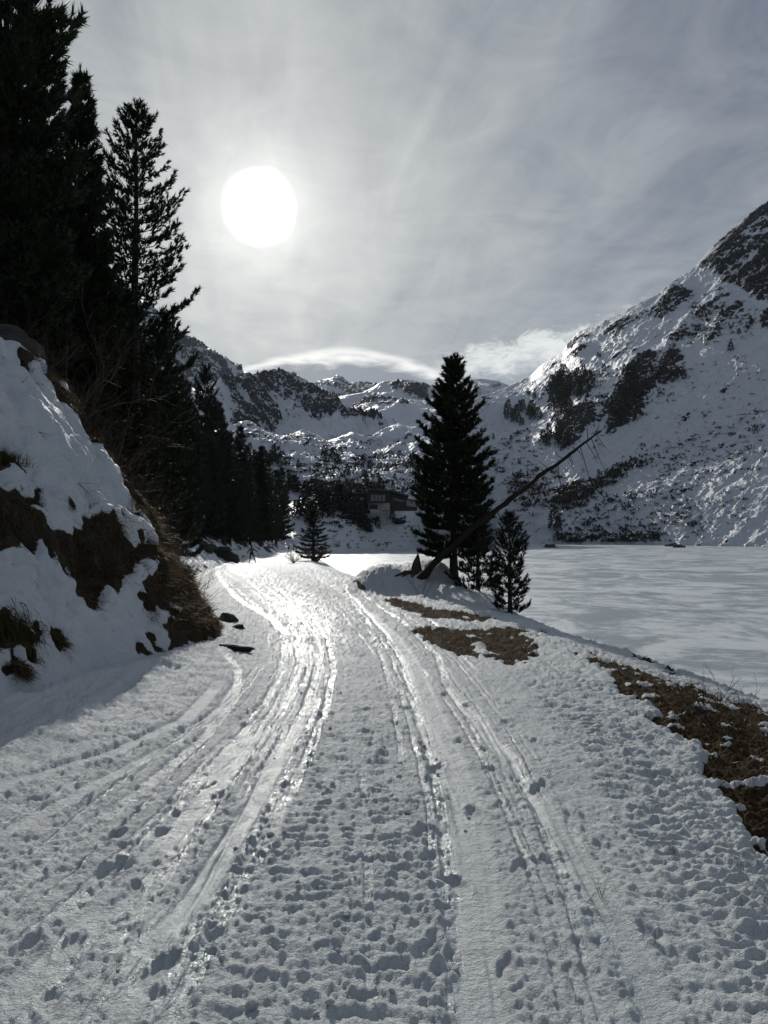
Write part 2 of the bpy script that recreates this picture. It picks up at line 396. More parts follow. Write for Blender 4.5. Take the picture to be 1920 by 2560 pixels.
# tracks on the path: photo positions, half width (m), depth (m), ice
TR = [([(560,1415),(640,1450),(735,1520),(790,1590),(800,1660),(770,1760),(700,1900),(600,2060),(470,2260),(300,2560)], .07, .018, 1.),
      ([(590,1415),(680,1460),(765,1530),(820,1600),(835,1670),(815,1770),(765,1900),(690,2060),(590,2240),(430,2560)], .05, .022, 1.),
      ([(600,1415),(690,1465),(750,1530),(800,1600),(812,1670),(790,1770),(735,1900),(650,2060),(530,2250),(370,2560)], .035, .020, .9),
      ([(540,1420),(600,1455),(690,1520),(745,1590),(750,1660),(700,1780),(600,1920),(440,2120),(250,2330),(60,2560)], .05, .020, .8),
      ([(530,1425),(590,1470),(660,1530),(715,1600),(705,1680),(640,1790),(520,1930),(330,2120),(90,2350),(-200,2600)], .05, .022, .7),
      ([(700,1500),(760,1600),(770,1680),(735,1780),(665,1910),(570,2060),(420,2270),(240,2520)], .03, .016, .8),
      ([(545,1640),(600,1680),(590,1740),(520,1830),(380,1960),(160,2120),(-150,2330)], .06, .030, .45),
      ([(610,1690),(560,1760),(430,1860),(200,1990),(-120,2150)], .07, .034, .3),
      ([(560,1700),(470,1790),(280,1880),(40,1960),(-250,2060)], .09, .034, .15),
      ([(720,1700),(640,1850),(500,2040),(330,2240),(120,2470)], .04, .020, .6),
      ([(540,1430),(570,1470),(600,1500),(680,1545),(720,1590)], .10, .030, 1.),
      ([(560,1425),(610,1440),(650,1480),(690,1500),(740,1540)], .08, .02, 1.),
      ([(800,1440),(890,1500),(960,1580),(1007,1655),(1041,1782),(1088,1944),(1117,2141),(1128,2257),(1140,2560)], .045, .034, 1.),
      ([(790,1440),(875,1500),(940,1580),(985,1655),(1015,1782),(1050,1900),(1075,2050),(1085,2180)], .028, .024, .9),
      ([(830,1440),(925,1500),(1010,1560),(1090,1640),(1120,1720),(1180,1790),(1284,1898),(1354,2060),(1435,2257),(1539,2396),(1650,2560)], .05, .020, .8),
      ([(850,1440),(950,1500),(1060,1570),(1150,1640),(1230,1720),(1300,1800),(1370,1920),(1420,2060),(1480,2200)], .03, .018, .55),
      ([(760,1430),(850,1480),(930,1540),(990,1600),(1040,1680),(1090,1800),(1150,1960),(1190,2150),(1200,2560)], .10, .018, .35),
      ([(1000,1640),(1045,1780),(1145,1980),(1170,2200),(1195,2560)], .085, .012, .55), ([(1130,1720),(1250,1880),(1400,2080),(1530,2300),(1660,2560)], .070, .010, .40),
      ([(1060,1760),(1095,1900),(1110,2050),(1105,2250),(1110,2560)], .022, .026, 1.), ([(905,1900),(915,2050),(925,2250),(930,2560)], .03, .018, .5), ([(1230,1850),(1330,2020),(1400,2200),(1470,2450)], .025, .016, .6),
      ([(650,1800),(520,1980),(330,2200),(60,2480)], .085, .014, .8), ([(740,1820),(650,1980),(540,2170),(330,2450)], .075, .012, .9),
      ([(870,1450),(960,1490),(1060,1545),(1180,1620)], .05, .02, .9),
      ([(700,1425),(800,1470),(880,1530),(940,1600),(970,1700),(1000,1850),(1010,2050),(1000,2260)], .03, .016, .6)]
def to_line(p):
    w = np.array([G(u, v) for u, v in p]); o = np.argsort(w[:, 1]); return w[o, 0], w[o, 1]
rt = random.Random(12); VL = [1430, 1500, 1580, 1660, 1750, 1880, 2060, 2260, 2560]
for k in range(62):
    left_ = k % 5 < 3
    cu_ = [640, 715, 775, 795, 765, 700, 610, 500, 330] if left_ else [780, 870, 950, 1010, 1060, 1110, 1150, 1180, 1200]
    sp_ = [50, 75, 90, 110, 160, 260, 400, 540, 760] if left_ else [40, 60, 80, 100, 120, 150, 200, 260, 330]
    q0_ = rt.uniform(-1.5, .30) if left_ else rt.uniform(-.7, 1.5); dr_ = rt.gauss(0, .22); i0_ = rt.randint(0, 4); i1_ = rt.randint(i0_+3, 9)
    TR.append(([(cu_[i]+sp_[i]*(q0_+dr_*(i-4)/4+rt.gauss(0, .015)), VL[i]) for i in range(i0_, i1_)], rt.uniform(.009, .024), rt.uniform(.010, .019), rt.uniform(.1, .9)))
TRW = [(*to_line(p), w, dpt, ic) for p, w, dpt, ic in TR]
def on_line(x, y, lx, ly):
    xt = np.interp(y, ly, lx); s = np.gradient(lx, ly); sl_ = np.interp(y, ly, s)
    fade = sst(y, ly[0]-.4, ly[0]+.3)*(1-sst(y, ly[-1]*.93, ly[-1]))
    return (x-xt)/np.sqrt(1+sl_**2), fade
icew = to_line([(600,1412),(690,1460),(745,1525),(785,1600),(790,1670),(755,1770),(690,1900),(610,2040),(500,2240),(330,2560)])
churn = to_line([(690,1430),(780,1490),(840,1560),(880,1640),(885,1720),(870,1850),(850,2000),(830,2200),(800,2560)])
FOOT = [(255,1798),(380,1750),(905,1795),(925,1850),(1060,1660),(990,1600),(840,1525),(920,2045),(470,2015),(985,1905),(130,2000),(165,2030),(60,2040),(250,1862),(300,1905),
        (690,1540),(540,1535),(530,1560),(560,1520),(640,1620),(870,1500),(880,1528),(855,1560),(905,1600),(940,1655),(1020,1750),(455,1690),(485,1715),(350,1790),(1120,1870),
        (1160,1700),(1230,1760),(1300,1830),(790,1530),(600,1500),(650,1540),(1150,1600),(1090,1560),(1010,1520),(960,1500),(350,2090),(120,2150),(1090,2080),(1400,2020)]
FOOT = [G(u*1.1573, v*1.1573) for u, v in FOOT]

GRASS = [[(1020,1575),(1060,1570),(1180,1573),(1300,1570),(1330,1600),(1345,1640),(1290,1665),(1200,1650),(1120,1620),(1060,1600)],
         [(950,1495),(1010,1500),(1090,1520),(1200,1535),(1250,1545),(1180,1553),(1060,1543),(990,1515)],
         [(1440,1630),(1530,1640),(1560,1665),(1640,1690),(1720,1712),(1800,1745),(1880,1790),(1980,1830),(2150,1960),(2300,2300),(2100,2250),(1985,2150),(1890,2065),(1850,2010),(1790,1960),(1740,1900),(1800,1900),(1700,1830),(1600,1790),(1640,1775),(1570,1740),(1530,1690)],
         [(1560,1612),(1620,1640),(1710,1678),(1690,1684),(1600,1645)],
         [(868,1447),(900,1452),(940,1476),(900,1470)],
         [(1870,2090),(1960,2120),(2010,2200),(1920,2130)],
         [(1330,1575),(1350,1572),(1370,1582),(1345,1586)],[(1790,1745),(1860,1760),(1960,1790),(1900,1800)]]

# ------------------------------------------------------------------ ground (path, verge, shore)
def build_ground():
    tm = np.linspace(-.58, .58, 720); to = np.geomspace(.60, 5, 34)
    t = np.concatenate([-to[::-1], tm, to])
    ys = list(np.linspace(-8, 1.2, 16)); y = 1.25
    while y < 400:
        ys.append(y); dy_ = min(max(y*y/1229*(1.12 if y < 6 or y > 45 else .84), .014), 2.2); y += min(dy_, .15) if 23 < y < 29 else dy_
    ys = np.array(ys); Y, T = np.meshgrid(ys, t, indexing='ij')
    X = T*(np.clip(Y, 0, None)+.9)
    z = ground_base(X, Y)
    s = X-edge_x(Y); bd = bank_d(X, Y)
    path_r = .95+.05*Y     # right limit of the traffic
    # masks
    dI, fI = on_line(X, Y, *icew); wI = np.interp(Y, [2.5, 5, 9, 14, 25, 60], [.34, .42, .50, .75, 1.2, 1.4])
    ice = (1-sst(np.abs(dI), wI*.35, wI*1.3))*.80*sst(Y, 1.6, 3.4)
    dC, fC = on_line(X, Y, *churn); wC = np.interp(Y, [2, 4, 8, 14, 30], [.62, .46, .42, .5, .6])
    ch = (1-sst(np.abs(dC+.10*pn2(X*3, Y*2.2, 60)), wC*.45, wC*1.15)); chn = ch*(1-sst(Y, 5, 12)*.6)
    ice = ice*(1-.8*ch*sst(-Y, -14, -9))
    # broad forms
    z += .035*fbm2(X*.5, Y*.5, 3, 1)
    soft = sst(X, path_r-.15, path_r+.5)
    left = sst(-dI, .5, 1.3)*(1-soft)
    trav = 1-np.clip(soft+left*.6, 0, 1)
    zb = z.copy()
    # sun-cupped snow to the right
    wx, wy = X+.12*pn2(X*2, Y*2, 9), Y+.12*pn2(X*2, Y*2, 10)
    cups = 1-np.abs(pn2(wx*4.0, wy*8.5, 21))*2
    z += soft*(.010*cups+.016*fbm2(wx*4.5, wy*8, 2, 4)+.026*fbm2(wx*6.5, wy*17, 2, 5)+.020*fbm2(wx*12, wy*30, 2, 3)+.006*fbm2(X*40, Y*46, 2, 8))*(1-sst(Y, 22, 60)*.5)
    # left side: lumpy blown and kicked snow
    lump = fbm2(X*3, Y*3.4, 4, 31, .55)
    nearf = 1-sst(Y, 18, 45)
    z += left*(.024*lump+.022*np.abs(fbm2(X*9, Y*10, 4, 33, .6))*sst(pn2(X*1.3, Y*1.6, 34), -.3, .3)*nearf)
    # traffic relief everywhere
    z += nearf*(.0055*fbm2(X*30, Y*32, 2, 42)+.013*np.abs(fbm2(X*13, Y*12, 3, 45))*trav)+.007*fbm2(X*11, Y*12, 3, 41)+trav*.010*fbm2(X*5, Y*6, 3, 43)
    # churned strip with tread bars and clumps
    q0 = pn2(X*5+3, Y*5.5, 201); cl = np.clip(np.abs(pn2(X*13+.8*q0, Y*14, 202))+.62*np.abs(pn2(X*22, Y*23+q0, 203))+.36*np.abs(pn2(X*42, Y*43, 204))-.25, -.1, 1)*1.5; cl2 = np.abs(pn2(X*24, Y*25, 205))+.6*np.abs(pn2(X*47, Y*48, 206))
    pat = sst(fbm2(X*2.2, Y*2.2, 2, 55), -.25, .35)
    bars = np.sin(2*math.pi*(Y/.105+.45*pn2(X*4, Y*2.5, 12)+.22*X)); bars = np.sign(bars)*np.abs(bars)**.6*np.clip(.6+1.3*pn2(X*9, Y*5, 13), 0, 1.3)
    z += .66*chn*(.0135*bars*(1-.3*pat)+.021*cl*(.25+.75*pat)+.013*cl2+.008*fbm2(X*14, Y*14, 3, 57))
    fringe = np.exp(-((np.abs(dC)-wC)/.18)**2)*(1-sst(Y, 7, 14)); z += fringe*(.008*cl+.005*cl2)+(1-soft)*(1-chn)*nearf*(.0045*cl*sst(fbm2(X*1.6, Y*1.8, 2, 58), -.35, .3)+.0045*cl2*sst(pn2(X*2.3, Y*2.1, 59), -.4, .2))
    # fine tread further away, over the whole path
    far = sst(Y, 8, 14)*(1-sst(Y, 45, 70))*trav
    z += far*.013*np.sin(2*math.pi*(Y/.30+.6*pn2(X*1.3, Y*.6, 14)))*sst(pn2(X*.8, Y*.5, 15), -.4, .3)
    z += far*(.034*fbm2(X*4.5, Y*3.2, 3, 77, .6)+.034*np.abs(fbm2(X*8, Y*4.5, 3, 78, .6)))*(1+.4*sst(Y, 14, 30))
    # long grooves in the icy band
    gr = pn2(dI*26, Y*.30, 61); gr2 = pn2(dI*60, Y*.8, 62)
    z += ice*(.009*gr+.0045*gr2)
    ice = np.clip(ice*(.55+1.1*gr+.4*pn2(X*3, Y*1.5, 66))+0*X, 0, 1)
    dL = dI+1.0; gl = pn2(dI*9, Y*.22, 63); z += left*(1-sst(-dI, 2.2, 3.4))*(.016*gl+.013*pn2(dI*24, Y*.22, 64)*nearf)
    for lx, ly, w, dep, ic in TRW:
        dd_, fd_ = on_line(X, Y, lx, ly); sel = (np.abs(dd_) < w*(4+.1*np.clip(Y, 0, 60))) & (fd_ > 0)
        x, y, dd, fd = X[sel], Y[sel], dd_[sel], fd_[sel]
        dd = dd+.012*pn2(y*1.6, x*.3, 71); q = dd/(w*(1+.020*np.clip(y, 0, 60)))
        brk = sst(pn2(y*.9+lx[0]*3, 0*x+w*70, 73), -.65, -.15)*fd if w > .03 else sst(pn2(y*.6+lx[0]*9, 0*x+w*170+dep*300, 73), -.25, .1)*fd
        floor_ = 1-sst(np.abs(q), .6, 1.0); zz = z[sel]
        if w > .065: zz = zb[sel]+(zz-zb[sel])*(1-.75*floor_*brk*(1-sst(y, 14, 25)))
        dv_ = .62*(.65+.7*pn2(y*.55, x*0+w*31+lx[0], 76))
        zz = zz-dep*dv_*floor_*brk*(1+.006*y)*(1+.25*pn2(x*8, y*5, 74))+.30*dep*np.exp(-((np.abs(q)-1.35)/.35)**2)*brk*np.clip(.5+1.6*pn2(x*17, y*13, 75), 0, 2)
        z[sel] = zz; ice[sel] = np.maximum(ice[sel], .85*ic*floor_*brk*(1-.45*sst(pn2(x*9, y*4, 79), -.1, .4)))
    # footprints
    r2 = np.random.default_rng(11)
    feet = [(fx, fy, r2.uniform(-.5, .5), r2.uniform(.6, .95)) for fx, fy in FOOT]
    for _ in range(22):
        fy = r2.uniform(4, 30); fx = r2.choice([r2.uniform(-.4, 1.0)-.03*fy, r2.uniform(1.0, 3.0), r2.uniform(-2.8, -1.2)]); feet.append((fx, fy, r2.uniform(-1, 1), r2.uniform(.6, .95)))
    for fx, fy, an, sc in feet:
        i0, i1 = np.searchsorted(ys, [fy-.4, fy+.4])
        if i1 <= i0+1: continue
        xs, yy = X[i0:i1], Y[i0:i1]; a, b = xs-fx, yy-fy; c_, s_ = math.cos(an), math.sin(an)
        p_, q_ = (a*c_+b*s_)/(.055*sc), (-a*s_+b*c_)/(.135*sc); rr = np.sqrt(p_**2+q_**2)+.18*pn2(xs*22+fx*9, yy*22, 81)
        z[i0:i1] += sc*(-.030*(1-sst(rr, .60, 1.10))*(1+.5*pn2(xs*24, yy*20+fx, 82))*(.55+.45*np.clip(q_*.8+.5, 0, 1))+.011*np.exp(-((rr-1.3)/.25)**2)*(1+pn2(xs*18+fy, yy*18, 83)))
        ice[i0:i1] *= 1-.8*(1-sst(rr, .7, 1.1))
    # bare grass patches, the snow about them ends in a lip
    U, V = proj(X, Y, ground_base(X, Y)); nu = 26*pn2(X*1.2, Y*.9, 91)+20*fbm2(X*5, Y*4, 4, 92, .65); nv = 14*pn2(X*1.1+5, Y*.8, 93)+14*fbm2(X*6, Y*4, 4, 94, .65)
    bare = np.zeros(X.shape); sel = (Y > 2) & (Y < 60)
    for k, pl in enumerate(GRASS):
        sc = np.clip((V-1340)/300, .18, 1)
        bare[sel] = np.maximum(bare[sel], inpoly(U[sel]+nu[sel]*sc[sel], V[sel]+nv[sel]*sc[sel], pl))
    isl = fbm2(X*2.4, Y*3.4, 5, 96, .62); bare *= 1-sst(isl+.12*sst(-s, .6, 2.2), .46, .54)
    bare = np.maximum(bare, (sst(fbm2(X*5, Y*4, 3, 97), .62, .7))*sst(s, -2.4, -.6)*(1-sst(s, .6, 1.2))*(Y < 24)*(Y > 2))
    bs = blur(bare, 2)
    z -= .055*bs*np.where(Y < 30, 1, 0); z += bs*.025*fbm2(X*9, Y*8, 3, 98)
    # shore slope
    sh = sst(s, .2, 1.5); z += sh*.12*fbm2(X*1.3, Y*1.3, 4, 99)
    ice *= (1-bs)*(1-.72*sst(Y, 13, 34))
    V3 = np.stack([X, Y, z], -1)
    me = mesh_np('snowy_path', V3, grid_faces(*X.shape), M['snow'], dict(ice=ice, bare=bs))
    o = link('snowy_path', me); tag(o, 'trodden snow path with icy ski tracks curving left beside the lake', kind='structure')
    return X, Y, z, bs
GX, GY, GZ, GB = build_ground()
def gz(x, y):
    i = int(np.argmin(np.abs(GY[:, 0]-y))); j = int(np.argmin(np.abs(GX[i]-x))); return float(GZ[i, j])

# ------------------------------------------------------------------ left bank and hillside
BARE = [zoomed(q, 0, 800, 2.3045) for q in (
 [(-400,1060),(0,1080),(120,1120),(210,1150),(250,1230),(340,1265),(430,1240),(440,1150),(520,1130),(600,1140),(700,1180),(740,1230),(770,1290),(880,1215),(950,1245),(950,1180),(890,1100),(960,1040),(1000,960),(1100,980),(1200,1200),(1260,1360),(1270,1440),(1310,1620),(1350,1800),(1300,1890),(1190,1850),(1100,1870),(1060,1960),(930,1900),(910,1980),(860,1950),(805,1830),(820,1780),(900,1850),(990,1840),(930,1760),(1010,1700),(990,1630),(890,1640),(890,1710),(830,1690),(840,1600),(800,1520),(830,1490),(920,1470),(870,1400),(790,1390),(740,1480),(600,1530),(550,1590),(540,1650),(490,1690),(400,1570),(340,1500),(330,1440),(180,1420),(90,1400),(30,1350),(0,1340),(-400,1300)],
 [(60,200),(120,240),(190,420),(150,430),(60,350),(90,300)], [(-200,780),(0,780),(50,800),(120,960),(60,990),(0,960),(-200,950)], [(510,640),(560,650),(600,780),(550,750)],
 [(740,950),(800,990),(830,1110),(760,1060)], [(-150,1680),(0,1680),(60,1690),(120,1760),(180,1780),(210,1900),(220,2000),(150,1960),(80,1900),(0,1880),(-150,1880)],
 [(265,1800),(330,1780),(375,1800),(360,1860),(290,1880)], [(30,2000),(80,1960),(130,2000),(150,2070),(60,2060)], [(380,1030),(440,1090),(430,1110),(390,1060)], [(580,1780),(650,1800),(630,1835)])]
CREST = [(-600, 560), (-200, 700), (-60, 800), (0, 850), (60, 872), (90, 960), (110, 985), (170, 1030), (210, 1050), (240, 1095), (290, 1130), (330, 1170), (380, 1190), (415, 1250), (440, 1300), (520, 1360), (600, 1500), (700, 1600)]
def build_bank():
    xs = np.concatenate([-np.geomspace(90, 9.2, 46), np.linspace(-9, -1.6, 270)])
    ys = np.concatenate([np.linspace(-12, 2, 12), np.linspace(2.3, 14.5, 330), np.geomspace(14.7, 390, 190)])
    # near the far foot the fine columns follow the foot line
    Y, X0 = np.meshgrid(ys, xs, indexing='ij'); foot = np.interp(Y, BC[:, 1], BC[:, 0]); X = X0+(foot+2.25)*sst(Y, 12, 20)
    z, dd = bank_h(X, Y)
    near = 1-sst(Y, 20, 40)
    # terraces and bulges
    p = fbm3(X*.55, Y*.55, z*.7, 4, .55); z2 = z+.45*p*sst(dd, .0, 1.5)
    U, V = proj(X, Y, z)
    nu = 22*fbm3(X*2, Y*2, z*2, 3)+30*fbm3(X*6, Y*6, z*6, 4, .72); nv = 22*fbm3(X*2+9, Y*2, z*2, 3)+30*fbm3(X*6+4, Y*6, z*6, 4, .72)
    bare = np.zeros(X.shape); sel = (Y > 2) & (Y < 15)
    for pl in BARE: bare[sel] = np.maximum(bare[sel], inpoly(U[sel]+nu[sel], V[sel]+nv[sel], pl))
    cu = np.array(CREST, float); beyond = (V+nv*.6 < np.interp(U, cu[:, 0], cu[:, 1])) | (dd > 4.4)
    bare = np.where((Y < 15) & beyond, 1, bare)
    bare = np.where((Y > 11.6) & (dd > .25) & (Y < 17), 1, bare)
    # further along: patches of snow between rocks and undergrowth
    q = fbm2(X*.35, Y*.35, 4, 5); farb = (q+sst(dd, 3, 9)*.9 > .25)
    bare = np.where(Y >= 17, farb*1., bare)
    bs = blur(bare, 1)
    gyz = np.stack(np.gradient(z2), 0)
    V3 = np.stack([X, Y, z2], -1)
    du = np.gradient(V3, axis=1); dv = np.gradient(V3, axis=0); N = np.cross(du, dv); N /= np.linalg.norm(N, axis=-1)[..., None]+1e-9
    k = sst(dd, -.1, .5)
    turf = .13*fbm3(X*1.7, Y*1.7, z*2.2, 3, .55)+.13*np.abs(fbm3(X*3.2, Y*3.2, z*3.8, 3))-.05
    amp = (1-bs)*(.060+.050*fbm3(X*2.1, Y*2.1, z*2.1, 4, .6)+.026*fbm3(X*8, Y*8, z*8, 3, .65)*(.4+np.clip(fbm3(X*.9, Y*.9, z*.9, 2)+.4, 0, 1)))+bs*(turf)
    V3 = V3+N*(amp*k*(near+.3))[..., None]
    du = np.gradient(V3, axis=1); dv = np.gradient(V3, axis=0); N = np.cross(du, dv); N /= np.linalg.norm(N, axis=-1)[..., None]+1e-9
    me = mesh_np('snow_bank', V3, grid_faces(*X.shape), M['bank'], dict(bare=bs))
    o = link('hillside', me); tag(o, 'steep snow bank with bare mossy turf on the left of the path', kind='structure')
    return V3, N, bs, dd
BV, BN, BB, BD = build_bank()
def hz(x, y):
    i = int(np.argmin(np.abs(BV[:, 0, 1]-y))); j = int(np.argmin(np.abs(BV[i, :, 0]-x))); return float(BV[i, j, 2])

# ------------------------------------------------------------------ lake and base plain
def sheet(name, x0, x1, y0, y1, z, mat, n=2, **kw):
    xs, ys = np.linspace(x0, x1, n), np.linspace(y0, y1, n); Y, X = np.meshgrid(ys, xs, indexing='ij')
    o = link(name, mesh_np(name, np.stack([X, Y, X*0+z], -1), grid_faces(n, n), mat)); return tag(o, kind='structure', **kw)
LZ = -3.9
sheet('frozen_lake', -160, 700, -120, 640, LZ, M['lake'], label='frozen snow dusted lake right of the path')
sheet('snow_plain', -9000, 9000, -3000, 12000, -9, M['bank'], label='snow covered plain under the mountains')

# ------------------------------------------------------------------ mountains
class Hill:
    def __init__(s, name, label, us, bot, top, nu, nv, mat, amp, scale, exps=(1, 1), rocks=(), rock_base=0., ang=0., damp=.85, drop=.55, steep=.0, flat=None, diag=0.):
        bu, bv, bD = map(np.array, zip(*bot)); tu, tv, tD = map(np.array, zip(*top))
        u = np.linspace(us[0], us[1], nu); f = np.concatenate([np.linspace(0, 1, nv), 1+np.linspace(.03, .5, 14)])
        F, U = np.meshgrid(f, u, indexing='ij')
        def sm(xs_, ys_, w_):
            q = np.interp(u, xs_, ys_); n_ = max(3, int(w_*nu/(us[1]-us[0])))|1; k_ = np.hanning(n_+2); k_ /= k_.sum(); h_ = len(k_)//2
            return np.convolve(np.concatenate([np.full(h_, q[0]), q, np.full(h_, q[-1])]), k_, 'valid')[None, :]+0*U
        b_v, b_D = sm(bu, bv, 120), sm(bu, bD, 160); t_v, t_D = sm(tu, tv, 14), sm(tu, tD, 220)
        fc = np.clip(F, 0, 1); D = b_D+(t_D-b_D)*fc**exps[0]; Vv = b_v+(t_v-b_v)*fc**exps[1]
        p = P(U, Vv, D); ov = np.clip(F-1, 0, None)
        p[..., 1] += ov*(t_D-b_D+100)*1.2; p[..., 0] *= 1+ov*.3; p[..., 2] -= ov*(t_D-b_D+100)*1.2*drop
        x, y, z = p[..., 0], p[..., 1], p[..., 2]
        du = np.gradient(p, axis=1); dv = np.gradient(p, axis=0); N = np.cross(du, dv); N /= np.linalg.norm(N, axis=-1)[..., None]+1e-9
        if N[nv//2, nu//2, 1] > 0: N = -N
        pu, pv = proj(x, y, z)
        k = D/1920.0*1.0
        w = 30*fbm3(x/scale*1.5, y/scale*1.5, z/scale*1.5, 3)*.6; w2 = 24*fbm3(x/scale*1.5+8, y/scale*1.5, z/scale*1.5, 3)*.6
        rk = np.full(x.shape, rock_base)
        for pl, val in rocks: rk = np.where(inpoly(pu+w*.7, pv+w2*.7, pl), np.maximum(rk, val), rk)
        ca_, sa_ = math.cos(R(ang)), math.sin(R(ang)); s_ = pu*ca_+pv*sa_; t_ = -pu*sa_+pv*ca_
        st1 = fbm2(s_/95+.5*pn2(pu/60, pv/60, 301), t_/24, 5, 302, .62); st2 = fbm2(s_/42, t_/13, 5, 305, .65)
        rk = blur(rk, 7); rk = rk*(.92+.75*st1)+.34*np.clip(st2-.12, 0, 1)+.16*st1*(1-sst(rk, .2, .5)); rk = np.clip(rk, -.2, 1.2)
        n1 = fbm3(x/scale+diag*z/scale, y/scale, z/scale, 5, .52, True)*.5; n2 = fbm3(x/scale*.5, y/scale*.5, z/scale*.5, 3)
        n3 = fbm3(x/scale*11+1.5*diag*z/scale*8, y/scale*11, z/scale*9, 3, .6, True)
        a = amp*(n1*.45*(.35+.65*sst(F, .2, .5))+n2*.9*(.5+.5*sst(F, .1, .4)))*(.14+.86*sst(F, 0, .10))*(1-damp*sst(F, .82, 1.0)) + amp*.34*rk*n3*(1-.6*sst(F, .9, 1))
        if flat is not None:
            for (fu, fv, fr) in flat: a *= 1-np.exp(-(((pu-fu)/fr[0])**2+((pv-fv)/fr[1])**2)**2)
        p = p+N*a[..., None]*np.array([.6, 1, 1])
        d1 = np.gradient(p, axis=1); d2 = np.gradient(p, axis=0); n_ = np.cross(d1, d2); n_ /= np.linalg.norm(n_, axis=-1)[..., None]+1e-9
        nz = np.abs(n_[..., 2]); nzs = blur(nz, 14); rk = rk-np.clip((nz-nzs)*1.3, -.16, .34)*sst(rk, .2, .5)-.06*sst(rk, .3, .6)
        z0 = p[..., 2]
        s.p = p; s.nv = nv; s.u, s.v = proj(p[..., 0], p[..., 1], p[..., 2])
        s.o = link(name, mesh_np(name, p, grid_faces(*x.shape), mat, dict(rock=rk))); tag(s.o, label, kind='structure')
    def at(s, u, v):
        q = (s.u[:s.nv]-u)**2+(s.v[:s.nv]-v)**2; i = np.unravel_index(int(np.argmin(q)), q.shape); return s.p[i]
def shoreD(v, z=-4.6): return (CAMZ-z)*1920/(v-1340)
Z3 = lambda q: zoomed(q, 1100, 480, 2.023)
Z2 = lambda q: zoomed(q, 440, 820, 1.843)
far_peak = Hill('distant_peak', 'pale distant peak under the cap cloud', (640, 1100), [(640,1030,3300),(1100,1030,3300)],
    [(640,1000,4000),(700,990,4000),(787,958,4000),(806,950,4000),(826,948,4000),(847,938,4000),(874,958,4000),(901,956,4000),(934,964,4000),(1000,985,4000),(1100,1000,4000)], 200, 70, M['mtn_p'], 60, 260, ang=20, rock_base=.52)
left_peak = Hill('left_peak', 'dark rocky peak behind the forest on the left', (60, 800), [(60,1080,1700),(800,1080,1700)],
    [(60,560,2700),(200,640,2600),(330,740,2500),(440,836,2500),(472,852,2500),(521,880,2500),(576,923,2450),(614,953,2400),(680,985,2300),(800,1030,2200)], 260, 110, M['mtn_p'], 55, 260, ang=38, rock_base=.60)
hill_b = Hill('back_ridge', 'snowy ridge with dark crags and lift pylons', (740, 1480), [(740,1120,1350),(1480,1120,1350)],
    [(740,1040,2000),(800,1005,2000),(841,993,2000),(912,980,2000),(955,955,2000),(1026,953,2000),(1069,964,2000),(1156,950,1900),(1200,947,1850),(1248,953,1800),(1276,964,1800),(1330,990,1800),(1480,1010,1800)], 330, 110, M['mtn_h'], 30, 170,
    rocks=[(Z2(q), .62) for q in ([(980,255),(1080,240),(1170,265),(1160,345),(1090,335),(1020,300)], [(850,310),(950,310),(1040,370),(1000,405),(930,405),(900,360),(840,340)], [(810,370),(880,375),(900,412),(840,405)], [(1035,385),(1075,395),(1065,430),(1035,425)])]+[([(1130,985),(1260,975),(1270,1000),(1140,1010)], .3)], ang=8, rock_base=.10)
hill_a = Hill('rocky_dome', 'domed rocky hill streaked with snow in the valley', (380, 1060), [(380,1130,800),(1060,1130,800)],
    [(380,1000,1260),(430,985,1260),(548,966,1260),(619,953,1260),(657,950,1250),(690,934,1230),(727,934,1200),(765,950,1170),(793,966,1130),(841,1004,1060),(863,1026,1030),(912,1059,970),(961,1078,910),(1060,1105,860)], 400, 170, M['mtn_h'], 26, 130,
    rocks=[(Z2(q), .66) for q in ([(150,265),(300,245),(430,245),(450,290),(560,350),(600,395),(560,405),(480,350),(465,345),(495,440),(440,475),(380,440),(290,415),(230,330)],
     [(415,225),(530,205),(640,262),(745,335),(800,415),(900,445),(970,480),(860,475),(760,465),(650,415),(690,455),(620,445),(560,400),(600,380),(520,300),(450,270)], [(250,430),(380,440),(410,520),(300,500)])], ang=34, rock_base=.14, diag=.4)
hill_v = Hill('valley_floor', 'snowy valley steps dotted with boulders and dwarf pine', (300, 1200), [(300,1266,315),(700,1266,315),(1200,1266,315)],
    [(300,1090,560),(480,1068,590),(560,1092,520),(620,1072,560),(700,1104,500),(760,1080,570),(820,1106,510),(880,1088,580),(930,1112,520),(1000,1078,590),(1100,1098,540),(1200,1080,600)], 420, 170, M['mtn_v'], 13, 62, damp=.2, exps=(1.3, 1), ang=-6, rock_base=.27)
hill_k = Hill('lakeside_knoll', 'snowy knoll with the hut above the lake', (560, 1240), [(560,1392,shoreD(1392)),(760,1392,shoreD(1392)),(850,1388,shoreD(1388)),(965,1380,shoreD(1380)),(1010,1381,shoreD(1381)),(1080,1374,shoreD(1374)),(1240,1368,shoreD(1368))],
    [(560,1300,300),(640,1290,300),(700,1265,302),(760,1245,304),(830,1236,306),(900,1236,308),(1040,1236,312),(1100,1245,325),(1240,1270,340)], 420, 150, M['mtn_v'], 5.0, 42, ang=5, rock_base=.10,
    flat=[(930, 1285, (150, 30))])
